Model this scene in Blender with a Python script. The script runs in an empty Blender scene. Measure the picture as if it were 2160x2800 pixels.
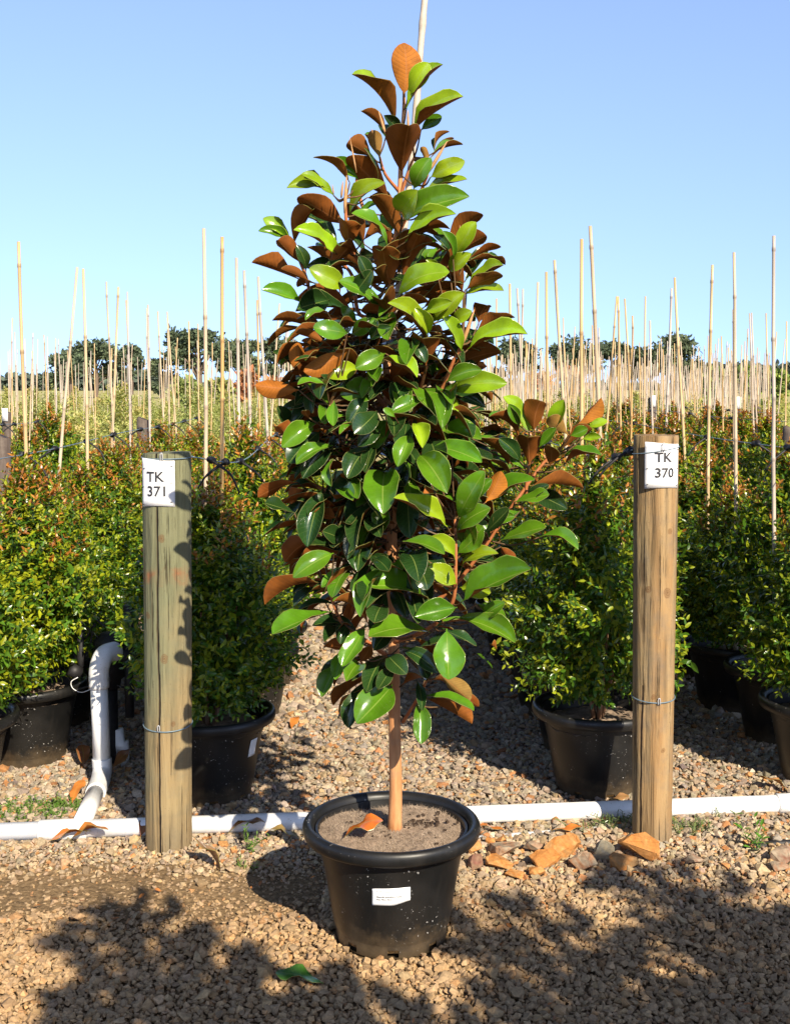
import bpy, bmesh, math, random
import numpy as np
from mathutils import Vector, Matrix

# ------------------------------------------------------------------ camera, world, sun, exposure
S = bpy.context.scene
COL = S.collection
F, VPP, PITCH, H = 3250.0, 1192.0, math.radians(2.5), 1.43
K = 2160 / 1685.0
cam_d = bpy.data.cameras.new('camera')
cam = bpy.data.objects.new('camera', cam_d)
COL.objects.link(cam)
cam.location = (0, 0, H)
cam.rotation_euler = (math.pi / 2 - PITCH, 0, 0)
cam_d.sensor_fit = 'VERTICAL'
cam_d.sensor_height = 36
cam_d.lens = 36 * F / 2800
cam_d.shift_y = -(1400 - VPP) / 2800
cam_d.clip_start = 0.05
cam_d.clip_end = 3000
S.camera = cam

SUN_AZ, SUN_EL = math.radians(26.5), math.radians(34)
W = bpy.data.worlds.new('World')
S.world = W
W.use_nodes = True
wn = W.node_tree
bg = wn.nodes['Background']
sky = wn.nodes.new('ShaderNodeTexSky')
sky.sky_type = 'NISHITA'
sky.sun_disc = False
sky.sun_elevation = SUN_EL
sky.sun_rotation = math.pi - SUN_AZ
sky.air_density = 1.0
sky.dust_density = 0.4
sky.ozone_density = 2.6
wtc = wn.nodes.new('ShaderNodeTexCoord')
wma = wn.nodes.new('ShaderNodeVectorMath')
wma.operation = 'MULTIPLY_ADD'
wma.inputs[1].default_value = (1, 1, 0.80)
wma.inputs[2].default_value = (0, 0, 0.21)
wno = wn.nodes.new('ShaderNodeVectorMath')
wno.operation = 'NORMALIZE'
wn.links.new(wtc.outputs['Generated'], wma.inputs[0])
wn.links.new(wma.outputs[0], wno.inputs[0])
wn.links.new(wno.outputs[0], sky.inputs[0])
whs = wn.nodes.new('ShaderNodeHueSaturation')
whs.inputs['Hue'].default_value = 0.507
whs.inputs['Saturation'].default_value = 0.95
whs.inputs['Value'].default_value = 1.25
wn.links.new(sky.outputs[0], whs.inputs['Color'])
# sky dimmed towards the zenith, out of view, to cut ambient fill and deepen shadows
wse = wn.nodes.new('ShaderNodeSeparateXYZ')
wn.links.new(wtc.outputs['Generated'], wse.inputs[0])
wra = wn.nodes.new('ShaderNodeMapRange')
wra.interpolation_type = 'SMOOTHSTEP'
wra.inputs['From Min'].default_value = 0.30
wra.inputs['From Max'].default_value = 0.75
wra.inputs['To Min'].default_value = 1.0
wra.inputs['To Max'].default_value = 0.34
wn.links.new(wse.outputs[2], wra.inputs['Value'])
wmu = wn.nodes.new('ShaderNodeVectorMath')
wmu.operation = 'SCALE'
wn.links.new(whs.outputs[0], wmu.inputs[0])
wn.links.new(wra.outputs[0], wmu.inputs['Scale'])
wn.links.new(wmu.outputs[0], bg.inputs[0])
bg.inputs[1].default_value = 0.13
sl = bpy.data.lights.new('sun', 'SUN')
sl.energy = 5.0
sl.angle = math.radians(0.5)
sl.color = (1.0, 0.89, 0.71)
so = bpy.data.objects.new('sun', sl)
COL.objects.link(so)
SDIR = Vector((-math.sin(SUN_AZ) * math.cos(SUN_EL), math.cos(SUN_AZ) * math.cos(SUN_EL), -math.sin(SUN_EL)))
so.rotation_euler = SDIR.to_track_quat('-Z', 'Y').to_euler()
so.location = (3, -4, 6)
S.view_settings.view_transform = 'Standard'
S.view_settings.look = 'None'
S.view_settings.exposure = 0.78
S.view_settings.gamma = 1.0
S.cycles.max_bounces = 6
S.cycles.transparent_max_bounces = 4

R = random.Random(7)
NR = np.random.default_rng(11)


def ray(u, v):
    cx, cy = (u - 1080) / F, -(v - VPP) / F
    c, s = math.cos(PITCH), math.sin(PITCH)
    return Vector((cx, c + cy * s, -s + cy * c))


def at(u, v, y):
    d = ray(u, v)
    return Vector((0, 0, H)) + d * (y / d.y)


def ground(u, v, z=0.0):
    d = ray(u, v)
    return Vector((0, 0, H)) + d * ((z - H) / d.z)


def gd(x, y, z=0.0):                        # from the 1685-wide view of the photograph
    return ground(x * K, y * K, z)


def ad(x, y, d):
    return at(x * K, y * K, d)


# ------------------------------------------------------------------ object helpers
def tag(o, label=None, cat=None, group=None, kind=None):
    if label: o['label'] = label
    if cat: o['category'] = cat
    if group: o['group'] = group
    if kind: o['kind'] = kind
    return o


def empty(name, loc=(0, 0, 0), rz=0.0):
    o = bpy.data.objects.new(name, None)
    o.empty_display_size = 0.1
    COL.objects.link(o)
    o.location = loc
    o.rotation_euler = (0, 0, rz)
    return o


def link_mesh(name, me, parent=None):
    o = bpy.data.objects.new(name, me)
    COL.objects.link(o)
    if parent is not None:
        o.parent = parent
    return o


def np_mesh(name, V, Fc, mats, col=None, luv=None, smooth=False, midx=None):
    """V (N,3); Fc (M,k)"""
    me = bpy.data.meshes.new(name)
    V = np.ascontiguousarray(V, dtype=np.float32)
    Fc = np.ascontiguousarray(Fc, dtype=np.int32)
    M, k = Fc.shape
    me.vertices.add(len(V))
    me.vertices.foreach_set('co', V.ravel())
    me.loops.add(M * k)
    me.loops.foreach_set('vertex_index', Fc.ravel())
    me.polygons.add(M)
    me.polygons.foreach_set('loop_start', np.arange(0, M * k, k, dtype=np.int32))
    if midx is not None:
        me.polygons.foreach_set('material_index', np.asarray(midx, dtype=np.int32))
    me.polygons.foreach_set('use_smooth', np.full(M, bool(smooth)))
    me.update(calc_edges=True)
    if col is not None:
        a = me.attributes.new('col', 'FLOAT_COLOR', 'POINT')
        c4 = np.ones((len(V), 4), dtype=np.float32)
        c4[:, :3] = col
        a.data.foreach_set('color', c4.ravel())
    if luv is not None:
        a = me.attributes.new('luv', 'FLOAT_VECTOR', 'POINT')
        c3 = np.zeros((len(V), 3), dtype=np.float32)
        c3[:, :luv.shape[1]] = luv
        a.data.foreach_set('vector', c3.ravel())
    for m in (mats if isinstance(mats, (list, tuple)) else [mats]):
        me.materials.append(m)
    return me


class MB:
    def __init__(self):
        self.v, self.f, self.m = [], [], []

    def add(self, vs, fs, m=0):
        o = len(self.v)
        self.v += [tuple(p) for p in vs]
        self.f += [tuple(o + i for i in q) for q in fs]
        self.m += [m] * len(fs)

    def tube(self, pts, rad, n=8, cap=True, m=0):
        pts = [Vector(p) for p in pts]
        if not hasattr(rad, '__len__'): rad = [rad] * len(pts)
        vs, fs = [], []
        t0 = (pts[1] - pts[0]).normalized()
        a = t0.orthogonal().normalized()
        for i, p in enumerate(pts):
            if i == 0: t = t0
            elif i == len(pts) - 1: t = (pts[i] - pts[i - 1]).normalized()
            else: t = (pts[i + 1] - pts[i - 1]).normalized()
            a = (a - t * a.dot(t))
            a = a.normalized() if a.length > 1e-6 else t.orthogonal().normalized()
            b = t.cross(a)
            for k in range(n):
                an = 2 * math.pi * k / n
                vs.append(p + (a * math.cos(an) + b * math.sin(an)) * rad[i])
        for i in range(len(pts) - 1):
            for k in range(n):
                k2 = (k + 1) % n
                fs.append((i * n + k, i * n + k2, (i + 1) * n + k2, (i + 1) * n + k))
        if cap:
            fs.append(tuple(range(n - 1, -1, -1)))
            fs.append(tuple((len(pts) - 1) * n + k for k in range(n)))
        self.add(vs, fs, m)

    def lathe(self, prof, n=48, c=(0, 0, 0), m=0, skip=None):
        vs, fs = [], []
        for r, z in prof:
            for k in range(n):
                an = 2 * math.pi * k / n
                vs.append((c[0] + r * math.cos(an), c[1] + r * math.sin(an), c[2] + z))
        for i in range(len(prof) - 1):
            for k in range(n):
                if skip and skip(i, k): continue
                k2 = (k + 1) % n
                fs.append((i * n + k, i * n + k2, (i + 1) * n + k2, (i + 1) * n + k))
        self.add(vs, fs, m)

    def box(self, c, s, rz=0.0, m=0):
        cs, sn = math.cos(rz), math.sin(rz)
        vs = []
        for x in (-.5, .5):
            for y in (-.5, .5):
                for z in (-.5, .5):
                    X, Y = x * s[0], y * s[1]
                    vs.append((c[0] + X * cs - Y * sn, c[1] + X * sn + Y * cs, c[2] + z * s[2]))
        self.add(vs, [(0, 1, 3, 2), (4, 6, 7, 5), (0, 4, 5, 1), (2, 3, 7, 6), (0, 2, 6, 4), (1, 5, 7, 3)], m)

    def mesh(self, name, mats, smooth=True):
        me = bpy.data.meshes.new(name)
        me.from_pydata(self.v, [], self.f)
        for m in (mats if isinstance(mats, (list, tuple)) else [mats]):
            me.materials.append(m)
        me.polygons.foreach_set('material_index', self.m)
        me.polygons.foreach_set('use_smooth', [bool(smooth)] * len(self.f))
        me.update()
        return me

    def build(self, name, mats, parent=None, smooth=True, angle=None):
        me = self.mesh(name, mats, smooth)
        if angle: me.set_sharp_from_angle(angle=math.radians(angle))
        return link_mesh(name, me, parent)


def spline(pts, n=6):
    """Catmull-Rom through points"""
    P = [Vector(p) for p in pts]
    P = [P[0] * 2 - P[1]] + P + [P[-1] * 2 - P[-2]]
    out = []
    for i in range(1, len(P) - 2):
        for k in range(n):
            t = k / n
            a, b, c, d = P[i - 1], P[i], P[i + 1], P[i + 2]
            out.append(0.5 * ((2 * b) + (c - a) * t + (2 * a - 5 * b + 4 * c - d) * t * t + (3 * b - a - 3 * c + d) * t ** 3))
    out.append(P[-2])
    return out


def lerp_list(a, n):
    return [float(np.interp(i / (n - 1), np.linspace(0, 1, len(a)), a)) for i in range(n)]


# ------------------------------------------------------------------ materials
class Mat:
    def __init__(self, name, rough=0.6, spec=0.5, base=None):
        self.m = bpy.data.materials.new(name)
        self.m.use_nodes = True
        self.nt = self.m.node_tree
        self.b = self.nt.nodes['Principled BSDF']
        self.b.inputs['Roughness'].default_value = rough
        self.b.inputs['Specular IOR Level'].default_value = spec
        if base: self.b.inputs['Base Color'].default_value = (*base, 1)

    def n(self, t, **kw):
        x = self.nt.nodes.new(t)
        for k, v in kw.items(): setattr(x, k, v)
        return x

    def l(self, a, b): self.nt.links.new(a, b)

    def coord(self, kind='Object', scale=(1, 1, 1)):
        tc = self.n('ShaderNodeTexCoord')
        mp = self.n('ShaderNodeMapping')
        mp.inputs['Scale'].default_value = scale
        self.l(tc.outputs[kind], mp.inputs[0])
        return mp.outputs[0]

    def noise(self, vec, scale=5, detail=4, rough=0.55, dist=0.0):
        x = self.n('ShaderNodeTexNoise')
        x.inputs['Scale'].default_value = scale
        x.inputs['Detail'].default_value = detail
        x.inputs['Roughness'].default_value = rough
        x.inputs['Distortion'].default_value = dist
        if vec is not None: self.l(vec, x.inputs['Vector'])
        return x.outputs['Fac']

    def ramp(self, fac, stops, interp='LINEAR'):
        x = self.n('ShaderNodeValToRGB')
        x.color_ramp.interpolation = interp
        e = x.color_ramp.elements
        while len(e) < len(stops): e.new(0.5)
        for i, (p, c) in enumerate(stops):
            e[i].position = p
            e[i].color = (*c, 1) if hasattr(c, '__len__') else (c, c, c, 1)
        self.l(fac, x.inputs[0])
        return x.outputs[0]

    def mix(self, fac, a, b, mode='MIX'):
        x = self.n('ShaderNodeMix', data_type='RGBA', blend_type=mode)
        for s, v in ((x.inputs[0], fac), (x.inputs[6], a), (x.inputs[7], b)):
            if hasattr(v, 'links') or hasattr(v, 'is_linked'): self.l(v, s)
            elif hasattr(v, '__len__'): s.default_value = (*v, 1)
            else: s.default_value = v
        return x.outputs[2]

    def math(self, op, a, b=None, c=None):
        x = self.n('ShaderNodeMath', operation=op)
        for i, v in enumerate((a, b, c)):
            if v is None: continue
            if hasattr(v, 'is_linked'): self.l(v, x.inputs[i])
            else: x.inputs[i].default_value = v
        return x.outputs[0]

    def attr(self, name):
        x = self.n('ShaderNodeAttribute', attribute_name=name)
        return x

    def bump(self, h, strength=0.3, dist=0.01):
        x = self.n('ShaderNodeBump')
        x.inputs['Strength'].default_value = strength
        x.inputs['Distance'].default_value = dist
        self.l(h, x.inputs['Height'])
        self.l(x.outputs[0], self.b.inputs['Normal'])

    def color(self, c): self.l(c, self.b.inputs['Base Color'])

    def rough(self, c): self.l(c, self.b.inputs['Roughness'])

    def translucent(self, col, amount):
        t = self.n('ShaderNodeBsdfTranslucent')
        self.l(col, t.inputs[0])
        ms = self.n('ShaderNodeMixShader')
        ms.inputs[0].default_value = amount
        self.l(self.b.outputs[0], ms.inputs[1])
        self.l(t.outputs[0], ms.inputs[2])
        self.l(ms.outputs[0], self.nt.nodes['Material Output'].inputs[0])


def mat_leaf_top():
    M = Mat('magnolia_leaf_top', 0.2, 0.5)
    a = M.attr('col')
    uv = M.attr('luv')
    sx = M.n('ShaderNodeSeparateXYZ')
    M.l(uv.outputs['Vector'], sx.inputs[0])
    au = M.math('ABSOLUTE', sx.outputs[0])
    vec = M.coord('Object')
    nz = M.noise(vec, 24, 4)
    c = M.mix(1.0, a.outputs['Color'], M.ramp(nz, [(0.3, 0.78), (0.7, 1.2)]), 'MULTIPLY')
    # side veins : herring-bone lines from the midrib
    t = M.math('MULTIPLY', M.math('SUBTRACT', sx.outputs[1], M.math('MULTIPLY', au, 0.16)), 13.0)
    fr = M.math('ABSOLUTE', M.math('SUBTRACT', M.math('FRACT', t), 0.5))
    vein = M.math('MULTIPLY', M.math('LESS_THAN', fr, 0.06), 0.12)
    c = M.mix(vein, c, (0.16, 0.24, 0.06))
    mid = M.math('LESS_THAN', au, 0.035)
    c = M.mix(M.math('MULTIPLY', mid, 0.42), c, (0.30, 0.36, 0.08))
    edge = M.math('GREATER_THAN', au, 0.97)
    c = M.mix(M.math('MULTIPLY', edge, 0.35), c, (0.42, 0.38, 0.13))
    sp = M.ramp(M.noise(vec, 190, 2), [(0.70, 0.0), (0.76, 1.0)])
    sz = M.ramp(M.noise(vec, 9, 2), [(0.5, 0.0), (0.62, 0.6)])
    c = M.mix(M.math('MULTIPLY', sp, sz), c, (0.35, 0.33, 0.20))
    M.color(c)
    M.rough(M.ramp(M.noise(vec, 14, 3), [(0.3, 0.13), (0.75, 0.28)]))
    M.bump(M.math('ADD', M.math('MULTIPLY', nz, 0.6), M.math('MULTIPLY', fr, 0.3)), 0.07, 0.003)
    M.translucent(M.mix(0.5, a.outputs['Color'], (0.30, 0.42, 0.02)), 0.10)
    return M.m


def mat_leaf_under():
    M = Mat('magnolia_leaf_felt', 0.72, 0.22)
    a = M.attr('col')
    uv = M.attr('luv')
    sx = M.n('ShaderNodeSeparateXYZ')
    M.l(uv.outputs['Vector'], sx.inputs[0])
    au = M.math('ABSOLUTE', sx.outputs[0])
    nz = M.noise(M.coord('Object'), 30, 4)
    c = M.mix(1.0, a.outputs['Color'], M.ramp(nz, [(0.3, 0.7), (0.7, 1.2)]), 'MULTIPLY')
    t = M.math('MULTIPLY', M.math('SUBTRACT', sx.outputs[1], M.math('MULTIPLY', au, 0.16)), 13.0)
    fr = M.math('ABSOLUTE', M.math('SUBTRACT', M.math('FRACT', t), 0.5))
    c = M.mix(M.math('MULTIPLY', M.math('LESS_THAN', fr, 0.08), 0.35), c, (0.12, 0.045, 0.012))
    c = M.mix(M.math('MULTIPLY', M.math('LESS_THAN', au, 0.05), 0.6), c, (0.42, 0.16, 0.05))
    M.color(c)
    M.bump(fr, 0.15, 0.003)
    M.translucent(M.mix(0.5, a.outputs['Color'], (0.65, 0.24, 0.02)), 0.2)
    return M.m


def mat_small_leaf(name, tr=0.22, rough=0.3):
    M = Mat(name, rough, 0.5)
    a = M.attr('col')
    oi = M.n('ShaderNodeObjectInfo')
    c = M.mix(1.0, a.outputs['Color'], M.ramp(oi.outputs['Random'], [(0, (0.85, 0.9, 0.9)), (1, (1.15, 1.08, 1.0))]), 'MULTIPLY')
    M.color(c)
    M.translucent(M.mix(1.0, c, (1.6, 1.5, 0.7), 'MULTIPLY'), tr)
    return M.m


def mat_bark(name, c1, c2, rough=0.75):
    M = Mat(name, rough, 0.3)
    v = M.coord('Object', (1, 1, 0.12))
    nz = M.noise(v, 90, 5)
    n2 = M.noise(M.coord('Object'), 14, 3)
    c = M.ramp(nz, [(0.3, c1), (0.7, c2)])
    c = M.mix(M.ramp(n2, [(0.55, 0.0), (0.75, 0.5)]), c, (0.20, 0.16, 0.12))
    M.color(c)
    M.bump(nz, 0.5, 0.004)
    return M.m


def mat_plastic(name='black_plastic'):
    M = Mat(name, 0.42, 0.45)
    v = M.coord('Object')
    nz = M.noise(v, 7, 5)
    sp = M.ramp(M.noise(v, 130, 2, 0.5), [(0.69, 0.0), (0.72, 1.0)])
    reg = M.ramp(M.noise(v, 8, 2), [(0.48, 0.0), (0.60, 0.75)])
    streak = M.ramp(M.noise(M.coord('Object', (1, 1, 0.15)), 26, 4), [(0.55, 0.0), (0.8, 0.18)])
    dust = M.ramp(nz, [(0.4, 0.0), (0.75, 0.35)])
    c = M.mix(dust, (0.008, 0.008, 0.008), (0.034, 0.030, 0.026))
    c = M.mix(streak, c, (0.07, 0.06, 0.05))
    c = M.mix(M.math('MULTIPLY', sp, reg), c, (0.55, 0.53, 0.50))
    sz = M.n('ShaderNodeSeparateXYZ')
    M.l(v, sz.inputs[0])
    mud = M.ramp(M.math('ADD', sz.outputs[2], M.math('MULTIPLY', M.math('SUBTRACT', M.noise(v, 22, 5, 0.7), 0.5), 0.16)), [(0.0, 0.75), (0.085, 0.0)])
    c = M.mix(mud, c, (0.13, 0.09, 0.05))
    scr = M.ramp(M.noise(M.coord('Object', (1, 1, 3.0)), 38, 3, 0.5, 1.5), [(0.685, 0.0), (0.71, 0.35)])
    c = M.mix(M.math('MULTIPLY', scr, reg), c, (0.16, 0.15, 0.14))
    M.color(c)
    M.rough(M.ramp(nz, [(0.3, 0.34), (0.7, 0.52)]))
    M.bump(M.noise(v, 30, 3), 0.06, 0.004)
    return M.m


def mat_bamboo():
    M = Mat('bamboo', 0.45, 0.4)
    oi = M.n('ShaderNodeObjectInfo')
    v = M.coord('Object', (1, 1, 0.08))
    c = M.ramp(oi.outputs['Random'], [(0, (0.54, 0.33, 0.12)), (0.3, (0.57, 0.40, 0.20)), (0.6, (0.53, 0.41, 0.28)), (1, (0.48, 0.41, 0.35))])
    c = M.mix(1.0, c, M.ramp(M.noise(v, 40, 4), [(0.3, 0.75), (0.7, 1.15)]), 'MULTIPLY')
    a = M.attr('col')
    c = M.mix(1.0, c, a.outputs['Color'], 'MULTIPLY')
    M.color(c)
    return M.m


def mat_post(name, green):
    M = Mat(name, 0.8, 0.2)
    v = M.coord('Object', (1, 1, 0.06))
    vo = M.coord('Object')
    g1 = M.noise(v, 42, 6, 0.6, 0.6)
    g2 = M.noise(v, 12, 3, 0.5, 1.2)
    c = M.ramp(g2, [(0.28, (0.23, 0.125, 0.05)), (0.42, (0.31, 0.19, 0.085)), (0.55, (0.35, 0.235, 0.115)), (0.72, (0.25, 0.19, 0.115))])
    c = M.mix(M.ramp(M.noise(vo, 9, 5, 0.7), [(0.46, 0.0), (0.66, 0.6)]), c, (0.18, 0.145, 0.105))
    c = M.mix(1.0, c, M.ramp(g1, [(0.30, 0.50), (0.48, 0.98), (0.75, 1.2)]), 'MULTIPLY')
    sx = M.n('ShaderNodeSeparateXYZ')
    M.l(vo, sx.inputs[0])
    # treatment stain : stronger towards the top of the left-hand side
    st = M.noise(vo, 4, 4)
    if green:
        h = M.math('MULTIPLY_ADD', sx.outputs[2], 0.85, -0.16)
        h = M.math('ADD', h, M.math('MULTIPLY', M.math('SUBTRACT', st, 0.5), 0.9))
        h = M.math('SUBTRACT', h, M.math('MULTIPLY', sx.outputs[0], 3.5))
        f = M.ramp(h, [(0.0, 0.35), (0.5, 0.92)])
    else:
        h = M.math('SUBTRACT', M.math('MULTIPLY', st, 0.6), M.math('MULTIPLY', sx.outputs[0], 6.0))
        f = M.ramp(h, [(0.45, 0.0), (0.85, 0.55)])
    gr = M.mix(1.0, (0.175, 0.185, 0.105), M.ramp(g1, [(0.3, 0.7), (0.75, 1.2)]), 'MULTIPLY')
    c = M.mix(f, c, gr)
    if green:   # old brown tape band
        zb = M.math('ABSOLUTE', M.math('SUBTRACT', sx.outputs[2], 0.845))
        zb = M.math('ADD', zb, M.math('MULTIPLY', M.math('SUBTRACT', M.noise(vo, 30, 3), 0.5), 0.05))
        band = M.ramp(zb, [(0.012, 0.75), (0.03, 0.0)])
        band = M.math('MULTIPLY', band, M.ramp(M.noise(vo, 16, 2), [(0.45, 0.1), (0.6, 1.0)]))
        c = M.mix(band, c, (0.30, 0.10, 0.04))
    # knots
    wob = M.math('MULTIPLY', M.math('SUBTRACT', M.noise(vo, 55, 3), 0.5), 0.010)
    for kx, kz, kr in (((.006, .60, .012), (.0, .965, .010), (.03, .40, .007), (-.045, .73, .008)) if green else ((.028, .79, .013), (-.03, .80, .009), (.034, .98, .008), (-.012, .47, .008), (.02, .30, .007))):
        dx, dz = M.math('SUBTRACT', sx.outputs[0], kx), M.math('MULTIPLY', M.math('SUBTRACT', sx.outputs[2], kz), 0.75)
        dd = M.math('SQRT', M.math('ADD', M.math('MULTIPLY', dx, dx), M.math('MULTIPLY', dz, dz)))
        dd = M.math('DIVIDE', M.math('ADD', dd, wob), kr)
        kn = M.ramp(dd, [(0.12, 0.95), (0.3, 0.25), (0.5, 0.85), (0.62, 0.25), (0.8, 0.7), (1.0, 0.0)])
        front = M.math('LESS_THAN', sx.outputs[1], 0.0)
        c = M.mix(M.math('MULTIPLY', kn, front), c, (0.15, 0.075, 0.03))
    # fine drying checks along the grain
    ch = M.ramp(M.noise(M.coord('Object', (1, 1, 0.025)), 75, 3, 0.6), [(0.585, 0.0), (0.65, 0.8)])
    ch = M.math('MULTIPLY', ch, M.ramp(M.noise(vo, 7, 2), [(0.42, 0.15), (0.6, 1.0)]))
    c = M.mix(ch, c, (0.07, 0.045, 0.025))
    sp = M.ramp(M.noise(vo, 160, 2), [(0.68, 0.0), (0.74, 0.5)])
    c = M.mix(sp, c, (0.10, 0.07, 0.04))
    splash = M.ramp(M.math('ADD', sx.outputs[2], M.math('MULTIPLY', st, 0.12)), [(0.05, 0.6), (0.20, 0.0)])
    c = M.mix(splash, c, (0.20, 0.14, 0.08))
    # drying crack : an irregular dark line down the face
    xx = M.math('ADD', sx.outputs[0], M.math('MULTIPLY', M.math('SUBTRACT', M.noise(M.coord('Object', (0, 0, 1)), 3, 3), 0.5), 0.022))
    off = -0.012 if green else -0.045
    ck = M.math('ABSOLUTE', M.math('SUBTRACT', xx, off))
    ckm = M.ramp(M.math('ADD', ck, M.math('MULTIPLY', M.math('SUBTRACT', M.noise(M.coord('Object', (0, 0, 1)), 14, 3), 0.5), 0.004)), [(0.0008, 1.0), (0.0018, 0.0)])
    if not green:
        ckm = M.math('MULTIPLY', ckm, M.math('LESS_THAN', sx.outputs[2], 0.5))
    c = M.mix(ckm, c, (0.05, 0.03, 0.02))
    M.color(c)
    hh = M.math('SUBTRACT', M.math('SUBTRACT', g1, ckm), ch)
    M.bump(hh, 0.9, 0.011)
    return M.m


def mat_gravel(name):
    M = Mat(name, 0.85, 0.25)
    a = M.attr('col')
    nz = M.noise(M.coord('Object'), 160, 4)
    M.color(M.mix(1.0, a.outputs['Color'], M.ramp(nz, [(0.3, 0.72), (0.7, 1.2)]), 'MULTIPLY'))
    M.bump(nz, 0.35, 0.002)
    return M.m


def mat_rock():
    M = Mat('ochre_rock', 0.8, 0.3)
    oi = M.n('ShaderNodeObjectInfo')
    v = M.coord('Object')
    nz = M.noise(v, 11, 5, 0.6, 1.0)
    n2 = M.noise(v, 70, 4)
    a = M.ramp(oi.outputs['Random'], [(0, (0.46, 0.185, 0.045)), (0.35, (0.42, 0.24, 0.10)), (0.55, (0.34, 0.27, 0.19)), (0.68, (0.20, 0.085, 0.06)), (0.85, (0.25, 0.235, 0.19))], 'CONSTANT')
    b = M.ramp(oi.outputs['Random'], [(0, (0.55, 0.36, 0.16)), (0.4, (0.50, 0.20, 0.05)), (0.7, (0.20, 0.09, 0.06)), (1, (0.42, 0.34, 0.2))])
    c = M.mix(M.ramp(nz, [(0.42, 0.0), (0.58, 1.0)]), a, b)
    c = M.mix(1.0, c, M.ramp(n2, [(0.3, 0.7), (0.7, 1.15)]), 'MULTIPLY')
    M.color(c)
    M.bump(M.math('ADD', nz, M.math('MULTIPLY', n2, 0.4)), 0.5, 0.01)
    return M.m


def mat_ground():
    M = Mat('earth', 0.95, 0.15)
    v = M.coord('Object')
    n1 = M.noise(v, 60, 6, 0.65)
    n2 = M.noise(v, 3, 4)
    near = M.ramp(n1, [(0.3, (0.085, 0.055, 0.03)), (0.5, (0.22, 0.145, 0.075)), (0.7, (0.34, 0.23, 0.125))])
    near = M.mix(1.0, near, M.ramp(n2, [(0.3, 0.8), (0.7, 1.15)]), 'MULTIPLY')
    far = M.ramp(M.noise(v, 0.25, 5), [(0.3, (0.46, 0.36, 0.17)), (0.55, (0.40, 0.37, 0.15)), (0.75, (0.30, 0.33, 0.10))])
    sx = M.n('ShaderNodeSeparateXYZ')
    M.l(v, sx.inputs[0])
    M.color(M.mix(M.ramp(M.math('MULTIPLY', sx.outputs[1], 0.02), [(0.26, 0.0), (0.34, 1.0)]), near, far))
    M.bump(n1, 0.8, 0.012)
    return M.m


def mat_simple(name, base, rough=0.6, spec=0.4, var=0.0, scale=20, bump=0.0):
    M = Mat(name, rough, spec, base)
    if var or bump:
        nz = M.noise(M.coord('Object'), scale, 5)
        if var:
            M.color(M.mix(1.0, base, M.ramp(nz, [(0.3, 1 - var), (0.7, 1 + var)]), 'MULTIPLY'))
        if bump: M.bump(nz, bump, 0.01)
    return M.m


def mat_pvc():
    M = Mat('white_pvc', 0.38, 0.45)
    v = M.coord('Object')
    d = M.ramp(M.noise(v, 9, 6, 0.7), [(0.45, 0.0), (0.75, 0.45)])
    c = M.mix(d, (0.80, 0.80, 0.80), (0.52, 0.46, 0.38))
    sp = M.ramp(M.noise(v, 170, 2), [(0.68, 0.0), (0.72, 0.6)])
    M.color(M.mix(sp, c, (0.35, 0.28, 0.2)))
    return M.m


M_top, M_under = mat_leaf_top(), mat_leaf_under()
M_edge = mat_simple('magnolia_leaf_edge', (0.16, 0.16, 0.04), 0.5)
M_bark = mat_bark('magnolia_bark', (0.40, 0.165, 0.06), (0.60, 0.30, 0.13))
M_shoot = mat_bark('magnolia_shoot', (0.34, 0.10, 0.03), (0.46, 0.17, 0.06), 0.6)
M_bud = mat_simple('magnolia_bud', (0.50, 0.27, 0.11), 0.6, 0.3, 0.2, 60)
M_shrub = mat_small_leaf('shrub_leaf')
M_pale = mat_small_leaf('sapling_leaf', 0.3, 0.5)
M_pine = mat_small_leaf('pine_needles', 0.05, 0.8)
M_plastic = mat_plastic()
M_bamboo = mat_bamboo()
M_postL, M_postR = mat_post('treated_pine_green', True), mat_post('treated_pine_tan', False)
M_gravel, M_rock, M_ground = mat_gravel('gravel_stone'), mat_rock(), mat_ground()
M_pvc = mat_pvc()
M_paper = mat_simple('paper', (0.80, 0.80, 0.80), 0.75, 0.2)
M_ink = mat_simple('ink', (0.03, 0.03, 0.035), 0.6)
M_inkg = mat_simple('ink_grey', (0.35, 0.34, 0.38), 0.6)
M_steel = mat_simple('blued_wire', (0.14, 0.20, 0.24), 0.4, 0.6)
M_zinc = mat_simple('zinc_staple', (0.42, 0.42, 0.43), 0.35, 0.7)
M_rubber = mat_simple('black_rubber', (0.018, 0.017, 0.018), 0.55, 0.4, 0.3, 60)
M_soil = mat_simple('coir_soil', (0.27, 0.20, 0.145), 0.95, 0.1, 0.35, 45, 0.6)
M_fibre = mat_simple('coir_fibre', (0.36, 0.28, 0.21), 0.9, 0.1, 0.3, 30)
M_crumb = mat_simple('dark_crumb', (0.06, 0.04, 0.028), 0.95, 0.1, 0.3, 60)
M_wood_old = mat_bark('grey_post_wood', (0.07, 0.05, 0.04), (0.13, 0.10, 0.08))
M_stem = mat_bark('shrub_stem', (0.16, 0.08, 0.04), (0.26, 0.15, 0.09))
M_pinebark = mat_bark('pine_bark', (0.10, 0.07, 0.05), (0.18, 0.13, 0.10))
M_rootball = mat_simple('root_ball', (0.26, 0.16, 0.07), 0.9, 0.1, 0.5, 60, 0.5)
M_twig = mat_bark('magnolia_twig', (0.07, 0.045, 0.02), (0.17, 0.085, 0.03))
SHADERS = []
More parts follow.
